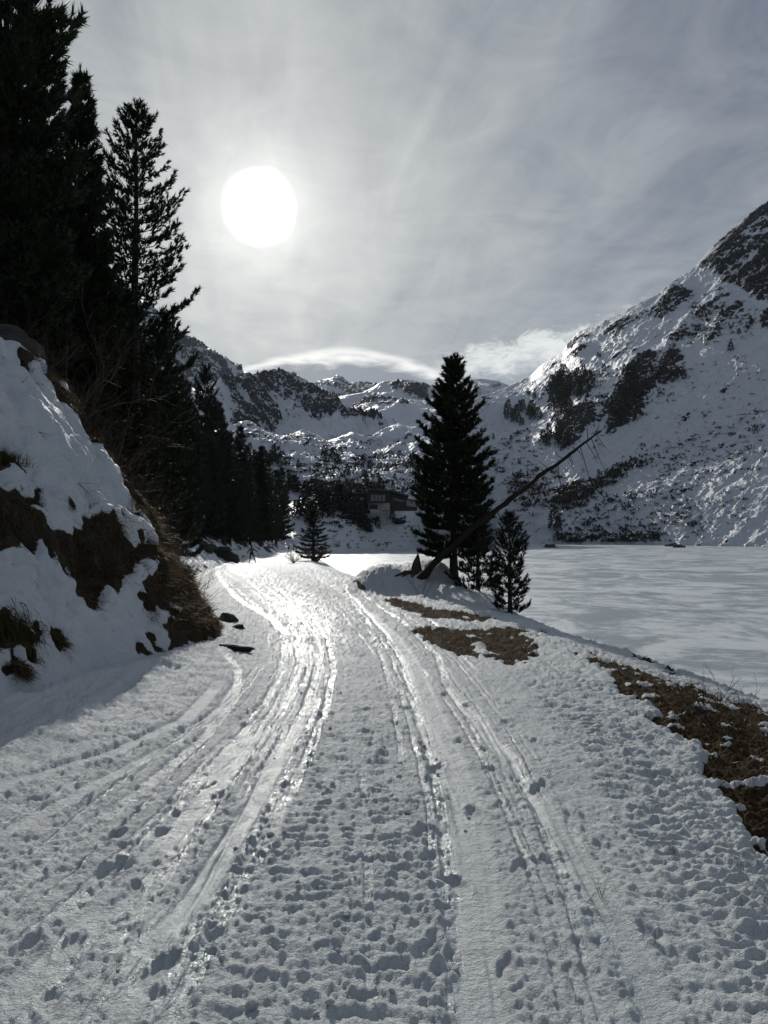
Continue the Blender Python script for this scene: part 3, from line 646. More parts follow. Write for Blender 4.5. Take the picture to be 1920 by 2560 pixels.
right_mtn = Hill('right_mountain', 'steep snow and rock mountain rising right of the lake', (870, 2500),
    [(u, v, shoreD(v)) for u, v in ((870,1376),(1000,1374),(1100,1371),(1300,1364),(1500,1364),(1700,1367),(1920,1371),(2500,1382))],
    [(870,1140,520),(900,1127,570),(960,1102,640),(1050,1068,740),(1150,1018,850),(1230,985,930),(1283,962,970),(1327,940,950),(1357,910,935),(1411,878,890),(1421,861,875),(1446,831,860),(1520,801,815),(1570,774,790),(1644,737,765),(1700,695,750),(1743,663,740),(1792,609,730),(1886,529,720),(1920,505,715),(2100,380,700),(2500,150,670)],
    640, 330, M['mtn_r'], 13, 95, exps=(1.2, 1.0), ang=-37, rock_base=.13, diag=.5,
    rocks=[(Z3(q), .72) for q in (
     [(1290,385),(1400,250),(1500,180),(1560,110),(1659,40),(2600,-600),(2600,700),(1800,640),(1659,585),(1560,535),(1500,500),(1440,460),(1400,400)],
     [(820,720),(900,640),(1060,600),(1200,470),(1290,520),(1200,620),(1130,670),(1050,650),(900,720)],
     [(630,800),(655,735),(730,705),(700,770)], [(540,885),(740,782),(785,812),(690,845)], [(730,740),(770,720),(760,755)],
     [(1040,870),(1200,850),(1265,930),(1245,1005),(1150,1045),(1080,1110),(980,1180),(870,1230),(800,1180),(860,1080),(950,960)],
     [(1630,640),(1720,600),(1720,740),(1640,730)], [(1150,760),(1270,720),(1300,760),(1230,800),(1160,795)], [(1300,740),(1420,740),(1420,800),(1370,825),(1310,800)],
     [(590,1150),(690,1130),(780,1100),(800,1180),(700,1260),(680,1310),(600,1290)], [(180,1030),(240,1030),(250,1080),(190,1080)], [(730,1020),(800,1020),(790,1080),(730,1070)])]
    +[(Z3(q), .36) for q in ([(1300,640),(1440,560),(1600,600),(1600,700),(1520,740),(1420,720)], [(530,1000),(620,900),(760,920),(900,880),(880,930),(740,990),(640,1130),(560,1100)], [(1380,480),(1480,500),(1520,600),(1400,590)],
     [(300,1480),(600,1500),(1060,1320),(1040,1360),(760,1540),(560,1620),(330,1560)])])

# ------------------------------------------------------------------ trees
def needles(cen, axis, ln, K, wid, rs, cone=(.25, 1.25), quad=True):
    n = len(cen); cen = np.repeat(cen, K, 0); ax = np.repeat(axis, K, 0); L = np.repeat(ln, K)*rs.uniform(.7, 1.1, n*K)
    rv = rs.normal(size=(n*K, 3)); pr = np.cross(ax, rv); pr /= np.linalg.norm(pr, axis=1)[:, None]+1e-9
    c = rs.uniform(cone[0], cone[1], n*K)[:, None]; dr = ax*np.cos(c)+pr*np.sin(c)
    st = cen+ax*(rs.uniform(-.2, .7, n*K)*L)[:, None]
    sd = np.cross(dr, rs.normal(size=(n*K, 3))); sd /= np.linalg.norm(sd, axis=1)[:, None]+1e-9
    w = (wid*rs.uniform(.7, 1.3, n*K))[:, None]
    if quad:
        V = np.stack([st-sd*w*.3, st+dr*(L*.55)[:, None]+sd*w, st+dr*L[:, None], st+dr*(L*.5)[:, None]-sd*w], 1).reshape(-1, 3); return V, np.arange(len(V)).reshape(-1, 4)
    V = np.stack([st-sd*w, st+sd*w, st+dr*L[:, None]], 1).reshape(-1, 3)
    return V, np.arange(len(V)).reshape(-1, 3)
def pine_parts(seed, H, Rm, nb, per, tl, K, wid, prof, low=.06, up=.35, bare_low=0.0, upright=.75, onesided=0, tier=5.5, inner=0.0):
    """trunk, limbs and needles of one conifer, base at the origin"""
    rs = np.random.default_rng(seed); rd = random.Random(seed)
    tz = np.linspace(0, H, 10); off = np.cumsum(rs.normal(0, H*.0012, (10, 2)), 0); off[0] = 0
    r0 = H*.0155+.03; tr = MB(); tr.tube([(off[i, 0], off[i, 1], tz[i]-(.5 if i == 0 else 0)) for i in range(10)], [r0*(1-.93*i/9)*(1.35 if i == 0 else 1) for i in range(10)], 9)
    lm = MB(); cen = []; axs = []; lns = []
    def trunk(h): return np.array([np.interp(h, tz, off[:, 0]), np.interp(h, tz, off[:, 1]), h])
    for b in range(nb):
        nw = nb/tier; f = (np.floor((b+rs.uniform(0, 1))/nb*nw)+rs.normal(.5, .13))/nw; f = float(np.clip(f, 0, 1))**.92; h = H*(low+(1-low)*f*.985); f2 = (h/H-low)/(1-low)
        L = Rm*float(np.interp(f2, prof[0], prof[1]))*rs.uniform(.72, 1.12); a = b*2.399+rs.uniform(-.5, .5)
        if onesided: L *= 1+.35*math.cos(a-onesided)
        dirh = np.array([math.cos(a), math.sin(a), 0]); p0 = trunk(h); rise = np.interp(f2, [0, .5, .85, 1], [-.12, .06, .45, 1.2])
        nseg = 6; pts = []
        for i in range(nseg):
            t = i/(nseg-1); pts.append(p0+dirh*L*t*(1-.1*t)+np.array([0, 0, L*(rise*t-.18*t*(1-t)*2+up*t**3)])+rs.normal(0, .02*L*t+1e-4, 3))
        rr = max(.012, L*.014)
        lm.tube(pts, [rr*(1-.75*i/(nseg-1)) for i in range(nseg)], 4)
        pts = np.array(pts); nt = max(2, int(per*max(L, .25*Rm)/Rm*(1 if f2 < .9 else 1.3)))
        t0 = np.interp(f2, [0, .3, 1], [.35+bare_low+inner, .22+bare_low*.5+inner, .02])
        side = np.cross(dirh, [0, 0, 1])
        for q in range(nt):
            t = t0+(1-t0)*((q+rs.uniform())/nt)**.8; i = min(int(t*(nseg-1)), nseg-2); ft = t*(nseg-1)-i
            c = pts[i]*(1-ft)+pts[i+1]*ft
            sl_ = L*.30*(1-t*.75)*rs.uniform(-1, 1); hgt = tl*rs.uniform(-.25, .25)
            c = c+side*sl_+dirh*abs(sl_)*.5+np.array([0, 0, hgt+abs(sl_)*.15])
            ax = dirh*rs.uniform(.2, .8)+side*np.sign(sl_)*.3+np.array([0, 0, upright*rs.uniform(.5, 1.3)])+rs.normal(0, .15, 3)
            cen.append(c); axs.append(ax/np.linalg.norm(ax)); lns.append(tl*rs.uniform(.7, 1.15))
    for q in range(6):
        cen.append(trunk(H*(1-.012*q))); axs.append(np.array([rs.normal(0, .3), rs.normal(0, .3), 1])); lns.append(tl*1.1)
    axs = np.array(axs); axs /= np.linalg.norm(axs, axis=1)[:, None]
    V, F = needles(np.array(cen), axs, np.array(lns), K, wid, rs, (.10, .85), False)
    return tr, lm, V, F
PROF_TALL = ([0, .3, .6, .72, .82, .90, .96, 1], [.92, 1, .95, .82, .62, .42, .22, .08])
PROF_WIDE = ([0, .1, .25, .4, .52, .62, .72, .80, .86, .92, .96, 1], [.72, .90, 1.02, .97, .92, .76, .64, .50, .33, .22, .20, .08])
PROF_CONE = ([0, .1, .5, .85, 1], [.9, 1, .62, .24, .05])
def make_pine(name, parts, loc, rz, needle, sc=(1, 1, 1), **kw):
    tr, lm, V, F = parts
    root = empty(name, loc, rz, **kw); root.scale = sc
    tr.build('trunk', M['bark'], root, smooth=True); lm.build('limbs', M['bark'], root, smooth=True)
    link('crown', mesh_np('crown', V, F, needle, smooth=False), root)
    return root
def copy_tree(root, loc, rz, sc, label=None, group=None, cat=None):
    r = root.copy(); C.objects.link(r); r.location = loc; r.rotation_euler = (0, 0, rz); r.scale = sc
    if label: r['label'] = label
    if group: r['group'] = group
    elif 'group' in r: del r['group']
    if cat: r['category'] = cat
    for ch in root.children:
        c = ch.copy(); C.objects.link(c); c.parent = r
        for g in ch.children: e = g.copy(); C.objects.link(e); e.parent = c
    return r
# the lone pine on the shore
lx, ly = P(1136, 1500, 25.6)[0:2]
zb = gz(lx, ly)-.15; ztop = P(1122, 905, 25.6)[2]
make_pine('stone_pine', pine_parts(21, ztop-zb, 1.52, 200, 60, .145, 16, .016, PROF_WIDE, low=.10, up=.15, bare_low=-.05, tier=8), (lx, ly, zb), .6, M['needle'],
    label='tall dark stone pine alone on the lake shore, right of the path', cat='tree')
x, y = P(1275, 1535, 21.5)[0:2]; zb = gz(x, y)-.1
make_pine('young_pine', pine_parts(33, P(1275, 1290, 21.5)[2]-zb, .56, 90, 14, .13, 13, .011, PROF_TALL, low=.04, up=.35), (x, y, zb), 0, M['needle'],
    label='slim young pine at the right foot of the tall shore pine', cat='tree')
x, y = P(1195, 1515, 24.5)[0:2]; zb = gz(x, y)-.1
make_pine('young_pine', pine_parts(35, 3.3, 1.0, 80, 24, .15, 13, .012, PROF_CONE, low=.03, up=.2), (x, y, zb), 0, M['needle'],
    label='bushy low pine wedged between the tall shore pine and the slim young pine', cat='tree')
# tall pines on the left hillside
tallA = None; protos = []
def left_pine(u, vt, D, proto_key, label, Rw, group=None, prof=None):
    X = (u-960)/1920*D; z0 = hz(X, D)-.3; zt = P(u, vt, D)[2]; H = zt-z0
    if proto_key not in PK:
        PK[proto_key] = (make_pine('stone_pine', pine_parts(proto_key, H, Rw, 210, 44 if proto_key == 101 else 52, .165, 16, .017, prof or PROF_TALL, low=.05, up=.26, tier=7.5, inner=.16 if proto_key == 101 else 0), (X, D, z0), proto_key*.7, M['needle'], label=label, cat='tree', group=group), H, Rw)
        return
    r, H0, R0 = PK[proto_key]; s = H/H0; w = Rw/R0
    copy_tree(r, (X, D, z0), random.uniform(0, 6), (w, w, s), label, group)
PK = {}
left_pine(333, 272, 25, 101, 'tall slender pine standing free against the sky, nearest the sun', 2.1)
left_pine(195, 185, 19, 102, 'second tall pine from the sky gap, with a narrow pointed top', 1.10, prof=([0, .4, .6, .72, .82, .90, .95, 1], [1, 1, .84, .62, .40, .24, .13, .04]))
left_pine(-10, -230, 14, 103, 'huge pine leaving the frame at the top left corner', 1.5)
left_pine(70, 40, 17.5, 101, 'tall pine between the corner pine and the narrow topped pine', 1.1)
left_pine(-160, -100, 18, 102, 'large pine at the far left edge behind the corner pine', 2.2, 'pines hidden in the dark left forest')
for i, (u, vt, D, k, w) in enumerate([(130,430,24,103,1.6),(60,330,27,102,2.0),(235,600,30,101,1.6),(20,420,33,103,2.5),(300,720,33,102,2.0),(390,830,36,101,1.9),(150,620,38,103,2.8),(250,760,42,101,2.6),(-60,300,24,101,2.2),
        (440,950,40,103,1.5),(345,900,29,102,1.6),(100,820,26,103,1.6),(200,850,23,101,1.5),(300,960,22,102,1.3)]):
    left_pine(u, vt, D, k, 'dark pine in the dense forest on the left hillside', w, 'dark pines of the left forest')
# the row of darker trees along the path
mid = []
for k in range(3):
    mid.append(pine_parts(60+k, 10, 1.8, 110, 24, .28, 12, .032, PROF_CONE if k else PROF_TALL, low=.05, up=.25, tier=7))
MP = []
def mid_pine(u, vt, D, label, group=None, k=0, Rw=None, onshore=False, name='forest_pine'):
    need = 2.2+1.8*random.random()
    while not onshore and D < 330 and float(bank_d(np.array([(u-960)/1920*D]), np.array([D]))[0]) < need: D += 2
    X = (u-960)/1920*D; z0 = (gz(X, D) if onshore else hz(X, D))-.2; H = P(u, vt, D)[2]-z0; s = H/10; w = (Rw or H*.18)/1.7
    for kk, r in MP:
        if kk == k: return copy_tree(r, (X, D, z0), random.uniform(0, 6), (w, w, s), label, group)
    r = make_pine(name, mid[k], (X, D, z0), random.uniform(0, 6), M['needle2'], (w, w, s), label=label, cat='tree', group=group); MP.append((k, r)); return r
mid_pine(511, 925, 52, 'tall dark pine in front of the left peak, highest of the trees by the path', k=0, Rw=1.9)
mid_pine(783, 1255, 86, 'small layered pine on a brown bushy mound right of the path', k=1, Rw=2.0, onshore=True)
gl = 'dark pines lining the left side of the path'
for i, (u, vt, D) in enumerate([(462,1010,44),(545,1010,66),(572,1085,62),(590,1110,80),(560,1060,85),(615,1120,84),(640,1135,95),(655,1165,104),(668,1150,120),(690,1180,118),(705,1172,140),(722,1195,150),(735,1192,175),(640,1160,78),(600,1150,70),
        (530,1130,50),(500,1080,46),(625,1180,90),(575,1160,74),(680,1205,112),(712,1215,135),(742,1225,180),(660,1210,99),(695,1225,125),(480,1150,41),(452,1120,36),(545,1200,58),(520,1010,75),(600,1070,110),(650,1120,140)]):
    mid_pine(u, vt, D, 'dark pine in the row along the left of the path', gl, k=i % 3)
# bare larch in the row
x = (601-960)/1920*72; mid_pine(601, 1215, 72, 'thin see through tree at the snow edge just above the skier', k=2, Rw=.9)

# far trees: single meshes, three shapes
def far_parts(seed, n, K):
    rs = np.random.default_rng(seed); f = np.linspace(.08, 1, n); a = np.arange(n)*2.4
    rad = np.interp(f, [0, .12, .5, .8, 1], [.14, .20, .16, .10, .01])*rs.uniform(.5, 1.15, n)
    cen = np.stack([np.cos(a)*rad, np.sin(a)*rad, f*.95], 1); ax = np.stack([np.cos(a)*.8, np.sin(a)*.8, .35+0*a], 1); ax /= np.linalg.norm(ax, axis=1)[:, None]
    V, F = needles(cen, ax, np.full(n, .12), K, .042, rs)
    tv, tf = tube([(0, 0, -.05), (0, 0, .95)], [.016, .004], 4); tf = [q for q in tf if len(q) == 4]
    b = len(V); V = np.concatenate([V, np.array(tv)]); F = np.concatenate([F, np.array(tf)+b]); return V, F
FM = [mesh_np('far_pine', *far_parts(200+i, 70, 4), M['needle2'], smooth=False) for i in range(4)]
def far_tree(hill, u, v, hpx, label, group):
    p = hill.at(u, v); o = link('far_pine', random.choice(FM), loc=(p[0], p[1], p[2]-.3)); h = hpx*p[1]/1920
    w = h*random.uniform(.8, 1.25); o.scale = (w, w, h); o.rotation_euler = (0, 0, random.uniform(0, 6)); tag(o, label, 'tree', group); return o
def scatter(hill, poly, n, h0, h1, label, group):
    us = [p[0] for p in poly]; vv = [p[1] for p in poly]; k = 0
    while k < n:
        u, v = random.uniform(min(us), max(us)), random.uniform(min(vv), max(vv))
        if inpoly(np.array([u]), np.array([v]), poly)[0]: far_tree(hill, u, v, random.uniform(h0, h1), label, group); k += 1
g1 = 'small pines scattered on the right mountain'; l1 = 'small dark pine on the crags of the right mountain'
scatter(right_mtn, Z3([(530,1020),(620,940),(760,950),(750,1000),(640,1140),(560,1120)]), 46, 22, 44, 'dark pine in the tight stand on the left crag of the right mountain', g1+', left stand')
scatter(right_mtn, Z3([(860,1100),(940,960),(1010,950),(1030,1010),(960,1180),(850,1180)]), 30, 24, 48, 'dark pine on the big central crag of the right mountain', g1+', central crag')
scatter(right_mtn, Z3([(1040,900),(1230,890),(1250,950),(1080,960)]), 10, 18, 30, 'small pine along the top edge of the central crag', g1+', crag top')
scatter(right_mtn, Z3([(330,1100),(380,1090),(510,1120),(480,1190),(330,1180)]), 16, 20, 36, 'pine in the loose group at the left foot of the right mountain ridge', g1+', left foot')
scatter(right_mtn, Z3([(510,1240),(570,1230),(660,1240),(670,1300),(520,1300)]), 12, 20, 40, 'pine in the small group above the tip of the leaning dead trunk', g1+', above the trunk')
scatter(right_mtn, Z3([(1290,700),(1420,620),(1560,640),(1580,720),(1500,720),(1320,740)]), 10, 10, 20, 'tiny pine among the high broken rocks at the right', g1+', high rocks')
scatter(right_mtn, Z3([(400,1010),(480,1000),(520,1040),(420,1060)]), 6, 10, 18, 'tiny pine on the left shoulder of the right mountain', g1+', shoulder')
for x, y, h in ((795,833,12),(810,836,12),(710,865,13),(830,910,22),(935,905,18),(1470,805,26),(360,1262,18),(270,1250,16),(880,840,9),(855,815,6),(575,1700,55),(600,1715,40),(1010,1690,14),(470,1640,10)):
    u, v = Z3([(x, y)])[0]; far_tree(right_mtn, u, v, h, l1, g1)
g2 = 'small pines standing in the valley'; l2 = 'small dark pine on the snowy valley steps'
scatter(hill_v, Z2([(390,600),(500,600),(490,640),(400,630)]), 12, 20, 42, 'dark pine in the valley group left of the gondola cabin', g2+', left group')
scatter(hill_v, Z2([(660,590),(760,590),(770,640),(670,640)]), 9, 16, 38, 'dark pine on the valley knob above the gondola cabin', g2+', knob')
scatter(hill_v, Z2([(560,640),(1060,640),(1080,760),(560,760)]), 34, 10, 24, l2, g2)
scatter(hill_v, Z2([(560,740),(960,730),(960,775),(580,790)]), 26, 18, 34, 'pine in the line behind the hut roof', g2+', behind the hut')
scatter(hill_a, Z2([(250,430),(400,440),(420,520),(300,510)]), 26, 7, 13, 'tiny pine high on the lower left flank of the domed hill', g2+', domed hill')
scatter(hill_v, Z2([(270,560),(400,560),(400,620),(300,620)]), 10, 10, 20, 'small pine just above the forest edge in the valley', g2+', forest edge')
g3 = 'pines on the knoll below the hut'; l3 = 'dark pine on the knoll left of the hut'
scatter(hill_k, Z2([(600,820),(880,830),(880,900),(700,880)]), 24, 34, 70, l3, g3)
scatter(hill_k, Z2([(560,760),(760,770),(760,800),(600,800)]), 14, 26, 46, 'dark pine at the upper edge of the knoll left of the hut', 'pines at the knoll edge')
scatter(hill_k, Z2([(540,840),(640,850),(640,900),(560,900)]), 7, 30, 60, 'dark pine behind the layered pine by the path', g3+', behind the layered pine')
scatter(hill_k, Z2([(820,900),(940,900),(930,980),(860,960)]), 7, 20, 42, 'dark pine low on the knoll above the ice', g3+', lower')
for x, y, h, lb in ((995,885,26,'lone small pine below the middle of the hut'), (1085,940,16,'leftmost of three little pines on the knoll slope by the tall pine'), (1100,965,22,'lowest of three little pines on the knoll slope'), (1120,950,18,'rightmost of three little pines on the knoll slope')):
    u, v = Z2([(x, y)])[0]; o = far_tree(hill_k, u, v, h, lb, g3); del o['group']

# scrub on the slopes: low clumps nobody could count
def scrub(name, label, hill, specs, seed):
    rs = np.random.default_rng(seed); cen = []; axs = []; lns = []
    H_, W_ = hill.u[:hill.nv].shape; hu = hill.u[:hill.nv].ravel(); hv = hill.v[:hill.nv].ravel(); hp = hill.p[:hill.nv].reshape(-1, 3)
    for poly, n, s0, s1 in specs:
        idx = np.nonzero(inpoly(hu, hv, poly))[0]
        if len(idx) == 0: continue
        nz = pn2(hu[idx]/16, hv[idx]/9, 4)+.6*pn2(hu[idx]/5, hv[idx]/4, 8); w = np.clip(nz+.05, 0.003, None)**1.5; w /= w.sum()
        for i in rs.choice(idx, n, p=w):
            s = rs.uniform(s0, s1)*hp[i, 1]/1920; m = rs.integers(4, 9)
            for _ in range(m):
                o = rs.normal(0, 1, 3)*np.array([s*1.1, s*.8, s*.12]); cen.append(hp[i]+o+[0, 0, s*.15]); a = rs.normal(0, 1, 3)*np.array([.9, .6, .3])+[0, 0, .6]; axs.append(a/np.linalg.norm(a)); lns.append(s*rs.uniform(.5, 1.1))
    cen = np.array(cen); axs = np.array(axs); lns = np.array(lns)
    V, F = needles(cen, axs, lns, 4, 1.0, rs); # width set per clump below
    st = V.reshape(-1, 4, 3); mid_ = (st[:, 0]+st[:, 2])/2; L = np.linalg.norm(st[:, 2]-st[:, 0], axis=1)[:, None]
    for c in (1, 3):
        dlt = st[:, c]-mid_; dlt /= np.linalg.norm(dlt, axis=1)[:, None]+1e-9; st[:, c] = mid_+dlt*L*.26
    tag(link(name, mesh_np(name, st.reshape(-1, 3), F, M['scrub'], smooth=False)), label, 'shrubs', kind='stuff')
scrub('slope_scrub', 'dark dwarf pine scrub scattered over the right mountain slope', right_mtn,
   [(Z3([(600,1520),(1060,1320),(1050,1370),(760,1560),(640,1600)]), 260, 5, 11), (Z3([(300,1420),(620,1400),(700,1560),(520,1640),(380,1620)]), 160, 4, 10),
    (Z3([(600,1560),(1250,1500),(1300,1700),(1150,1780),(600,1770)]), 300, 3, 9), (Z3([(600,1735),(1090,1735),(1100,1775),(600,1775)]), 110, 6, 11), (Z3([(1050,1300),(1640,1080),(1659,1400),(1100,1560)]), 330, 2, 6),
    (Z3([(250,1290),(420,1200),(560,1240),(480,1420),(250,1420)]), 160, 2, 5), (Z3([(1100,900),(1659,800),(1659,1200),(1200,1260)]), 120, 1.5, 4), (Z3([(1280,560),(1600,580),(1600,740),(1150,800)]), 200, 2.5, 6),
    (Z3([(540,1000),(760,930),(900,890),(1260,880),(1200,1050),(880,1230),(600,1300)]), 260, 3, 8), (Z3([(1200,1560),(1560,1480),(1540,1660),(1250,1760)]), 110, 2, 5), (Z2([(900,560),(1090,480),(1120,700),(960,760)]), 420, 1.2, 4)], 5)
scrub('valley_scrub', 'low dark scrub and boulders on the valley steps', hill_v,
   [(Z2([(480,640),(1100,560),(1120,780),(500,780)]), 520, 3, 8), (Z2([(260,500),(900,480),(1000,640),(300,640)]), 300, 2, 5)], 6)
scrub('knoll_scrub', 'dark bushes on the knoll below the hut', hill_k,
   [(Z2([(560,800),(900,830),(900,960),(600,900)]), 150, 4, 10), (Z2([(700,900),(980,990),(960,1030),(720,1010)]), 80, 2, 4), (Z2([(1000,880),(1060,885),(1060,915),(1000,915)]), 22, 5, 9), (Z2([(1000,900),(1180,920),(1180,1000),(1020,990)]), 30, 1.5, 4)], 8)

# ------------------------------------------------------------------ grass
def blades(name, label, roots, norms, seed, L, mat, droop, wid, cat='grass', wild=.6):
    rs = np.random.default_rng(seed); n = len(roots); N = norms
    down = np.array([0, 0, -1.0])-N*(-N[:, 2:3]); dn = np.linalg.norm(down, axis=1)[:, None]; down = down/np.maximum(dn, .2)
    rnd = rs.normal(size=(n, 3))*wild
    d0 = N*.55+rnd*.7+down*droop*.5; d0 /= np.linalg.norm(d0, axis=1)[:, None]
    d1 = N*.15+rnd*.6+down*droop; d1 /= np.linalg.norm(d1, axis=1)[:, None]
    ln = rs.uniform(L[0], L[1], n)[:, None]; sd = np.cross(d0, rs.normal(size=(n, 3))); sd /= np.linalg.norm(sd, axis=1)[:, None]+1e-9
    w = wid*rs.uniform(.6, 1.3, n)[:, None]; r = roots-N*.01; m = r+d0*ln*.45; t = m+d1*ln*.6
    V = np.stack([r-sd*w, r+sd*w, m+sd*w*.8, m-sd*w*.8, t], 1).reshape(-1, 3); i = np.arange(n)[:, None]*5
    F = np.concatenate([i+[0, 1, 2], i+[0, 2, 3], i+[3, 2, 4]], 0)
    return tag(link(name, mesh_np(name, V, F, mat, smooth=False)), label, cat, kind='stuff')
def area_pick(V3, mask, n, rs):
    a = np.linalg.norm(np.cross(V3[1:, :-1]-V3[:-1, :-1], V3[:-1, 1:]-V3[:-1, :-1]), axis=-1)*mask[:-1, :-1]
    p = a.ravel()/a.sum(); k = rs.choice(len(p), n, p=p); i, j = np.unravel_index(k, a.shape); s, t = rs.uniform(0, 1, (2, n, 1))
    pos = V3[i, j]+(V3[i+1, j]-V3[i, j])*s+(V3[i, j+1]-V3[i, j])*t
    return pos, i, j
rs = np.random.default_rng(17)
tuftm = np.clip(fbm3(BV[..., 0]*1.4, BV[..., 1]*1.4, BV[..., 2]*1.4, 2)+.35, 0.02, 1)
msk = (BB > .55)*(BV[..., 1] > 4)*(BV[..., 1] < 17)*(BD < 5.5)*tuftm
p_, i_, j_ = area_pick(BV, msk, 95000, rs); sel = rs.uniform(size=len(p_)) < .55
blades('bank_grass', 'long dry grass hanging over the bare turf of the left bank', p_[sel], BN[i_, j_][sel], 1, (.10, .26), M['grass'], 1.5, .0026, wild=.24)
blades('bank_moss_grass', 'short mossy green and brown turf on the left bank', p_[~sel], BN[i_, j_][~sel], 2, (.06, .18), M['moss'], 1.4, .0040, wild=.32)
G3 = np.stack([GX, GY, GZ], -1); gm = (GB > .55)*(GY > 2.5)*(GY < 30)*np.clip(fbm2(GX*2, GY*2, 2, 3)+.5, .05, 1)
p_, i_, j_ = area_pick(G3, gm, 52000, rs); nn = np.tile([0, 0, 1.0], (len(p_), 1))
blades('verge_grass', 'flattened brown winter grass in the bare patches of the right verge', p_, nn, 3, (.05, .17), M['grass'], .0, .0030, wild=1.0)
# grass along the lower crest line, rimmed by the sun
msk = (BB > .3)*(BV[..., 1] > 5)*(BV[..., 1] < 14)*(BD > .3)*(BD < 3.6)*(BV[..., 1] > 9.5)
p_, i_, j_ = area_pick(BV, msk, 16000, rs)
blades('crest_grass', 'reddish dry grass along the outer edge of the left bank', p_, BN[i_, j_], 4, (.12, .36), M['grass'], .7, .0028, wild=.7)
# isolated tufts sticking out of the bank snow
def tuft(u, v, D, size, label, n=900):
    X = (u-960)/1920*D
    q = (BV[..., 1] > 3) & (BV[..., 1] < 15); pu, pv = proj(BV[..., 0], BV[..., 1], BV[..., 2]); dist = np.where(q, (pu-u)**2+(pv-v)**2, 1e12); k = np.unravel_index(int(np.argmin(dist)), dist.shape)
    c = BV[k]; nrm = BN[k]; r = np.random.default_rng(int(u+v)); offs = r.normal(size=(n, 3))*size*np.array([.42, .42, .6]); offs -= nrm*(offs@nrm)[:, None]
    o = blades('grass_tuft', label, offs+nrm*.02, np.tile(nrm, (n, 1)), int(u), (size*.5, size*1.2), M['grass'] if n % 2 else M['moss'], 1.3, .0032, wild=.4)
    o.location = c; del o['kind']; o['category'] = 'grass tuft'
for u, v, s, lb, n in ((55,940,.16,'grass tuft near the top of the left bank, under the dark boulder',700),(12,1175,.22,'large brown tuft at the left frame edge above the long turf band',1300),(240,1108,.12,'narrow tuft hanging at the crest of the bank snow',600),
        (345,1245,.14,'dark tuft in the upper bank snow below the crest',700),(45,1600,.22,'broad mossy tuft low on the bank at the left frame edge',1400),(140,1595,.10,'small round mossy tuft in the lower bank snow',600),(40,1675,.11,'small straw coloured tuft lowest at the left frame edge',651),(178,1262,.06,'tiny brown tuft above the long turf band',300)):
    tuft(u, v, 9, s, lb, n)

# ------------------------------------------------------------------ bare shrubs
def shrub_mesh(seed, H, n, spread, r0=.012, depth=3, droop=0.0):
    rd = random.Random(seed); mb = MB()
    def grow(p, d_, L, r, lev):
        pts = [p]; k = 4
        for i in range(k):
            d_ = (d_+Vector((rd.gauss(0, .16), rd.gauss(0, .16), rd.gauss(.03-droop, .12)))).normalized(); pts.append(pts[-1]+d_*L/k)
        mb.tube(pts, [r*(1-.55*i/k) for i in range(k+1)], 3)
        if lev:
            for _ in range(rd.randint(2, 4)):
                q = pts[rd.randint(1, k)]; a = rd.uniform(.3, .9); e = (d_+Vector((rd.gauss(0, a), rd.gauss(0, a), rd.gauss(.1, a*.7)))).normalized(); grow(q, e, L*rd.uniform(.4, .7), r*.5, lev-1)
    for i in range(n):
        a = rd.uniform(0, 6.28); grow(Vector((rd.gauss(0, .05*H), rd.gauss(0, .05*H), 0)), Vector((math.cos(a)*spread, math.sin(a)*spread, 1)).normalized(), H*rd.uniform(.6, 1), r0*rd.uniform(.6, 1.1), depth)
    return mb
def shrub(loc, label, seed, H, n, spread, r0=.012, depth=3, group=None, droop=0.0):
    o = shrub_mesh(seed, H, n, spread, r0, depth, droop).build('bare_shrub', M['twig']); o.location = loc; return tag(o, label, 'shrub', group)
def bpt(u, D): X = (u-960)/1920*D; return (X, D, hz(X, D)-.05)
shrub(bpt(150, 13.2), 'large bare bush with arching twigs above the bank crest', 1, 2.0, 12, .9, .020, 3, droop=.02)
shrub(bpt(260, 14.0), 'bare bush right of the large one, in front of the pines', 2, 1.7, 11, 1.0, .016, 3)
gs = 'bare bushes along the top of the left bank'
sb = shrub(bpt(330, 13.5), 'thicket of dark bare twigs on the left bank top', 3, 1.1, 12, .8, .011, 3, gs)
for i, (u, D, s) in enumerate([(220,12.6,.8),(380,13.2,.8),(300,12.4,.65),(410,14.5,1.0),(360,15.5,1.3),(440,16.5,1.0),(180,14.6,1.3),(90,12,.9),(460,19,1.2),(420,21,1.5),(480,26,1.5),(350,18,1.6),(250,17,1.7)]):
    o = sb.copy(); C.objects.link(o); o.location = bpt(u, D); o.scale = (s, s, s*.9); o.rotation_euler = (0, 0, i*1.3)
def gpt(u, v): x, y = G(u, v); return (x, y, gz(x, y)-.01)
shrub(gpt(1770, 1800), 'leafless thorny shrub in the brown grass on the right verge', 11, .42, 14, .8, .0055, 2)
shrub(gpt(1700, 1790), 'smaller bare shrub left of the thorny one on the right verge', 12, .36, 6, .6, .0035, 2)
shrub(gpt(1850, 1790), 'bare sprigs near the lake edge at the right frame side', 13, .34, 6, .6, .0032, 2)
shrub(gpt(1052, 1497), 'small leafless shrub in front of the snow mound', 14, .95, 6, .55, .008, 2)
shrub(gpt(1265, 1590), 'tiny dark twig standing at the top of the shore edge', 15, .16, 3, .6, .006, 1)
shrub(gpt(1480, 1590), 'single thin stalks near the lake edge', 16, .28, 3, .3, .002, 1)
shrub((*P(735, 1410, 74)[:2], gz(*P(735, 1410, 74)[:2])), 'brown bush at the right edge of the path, left of the layered pine', 18, 1.1, 30, 1.1, .02, 2)
shrub((*P(790, 1412, 82)[:2], gz(*P(790, 1412, 82)[:2])), 'dense brown bush around the foot of the layered pine', 19, 2.0, 46, 1.0, .03, 2)
sprig = shrub_mesh(77, .10, 3, .7, .0016, 1).build('dead_stalk', M['twig']); r9 = random.Random(5)
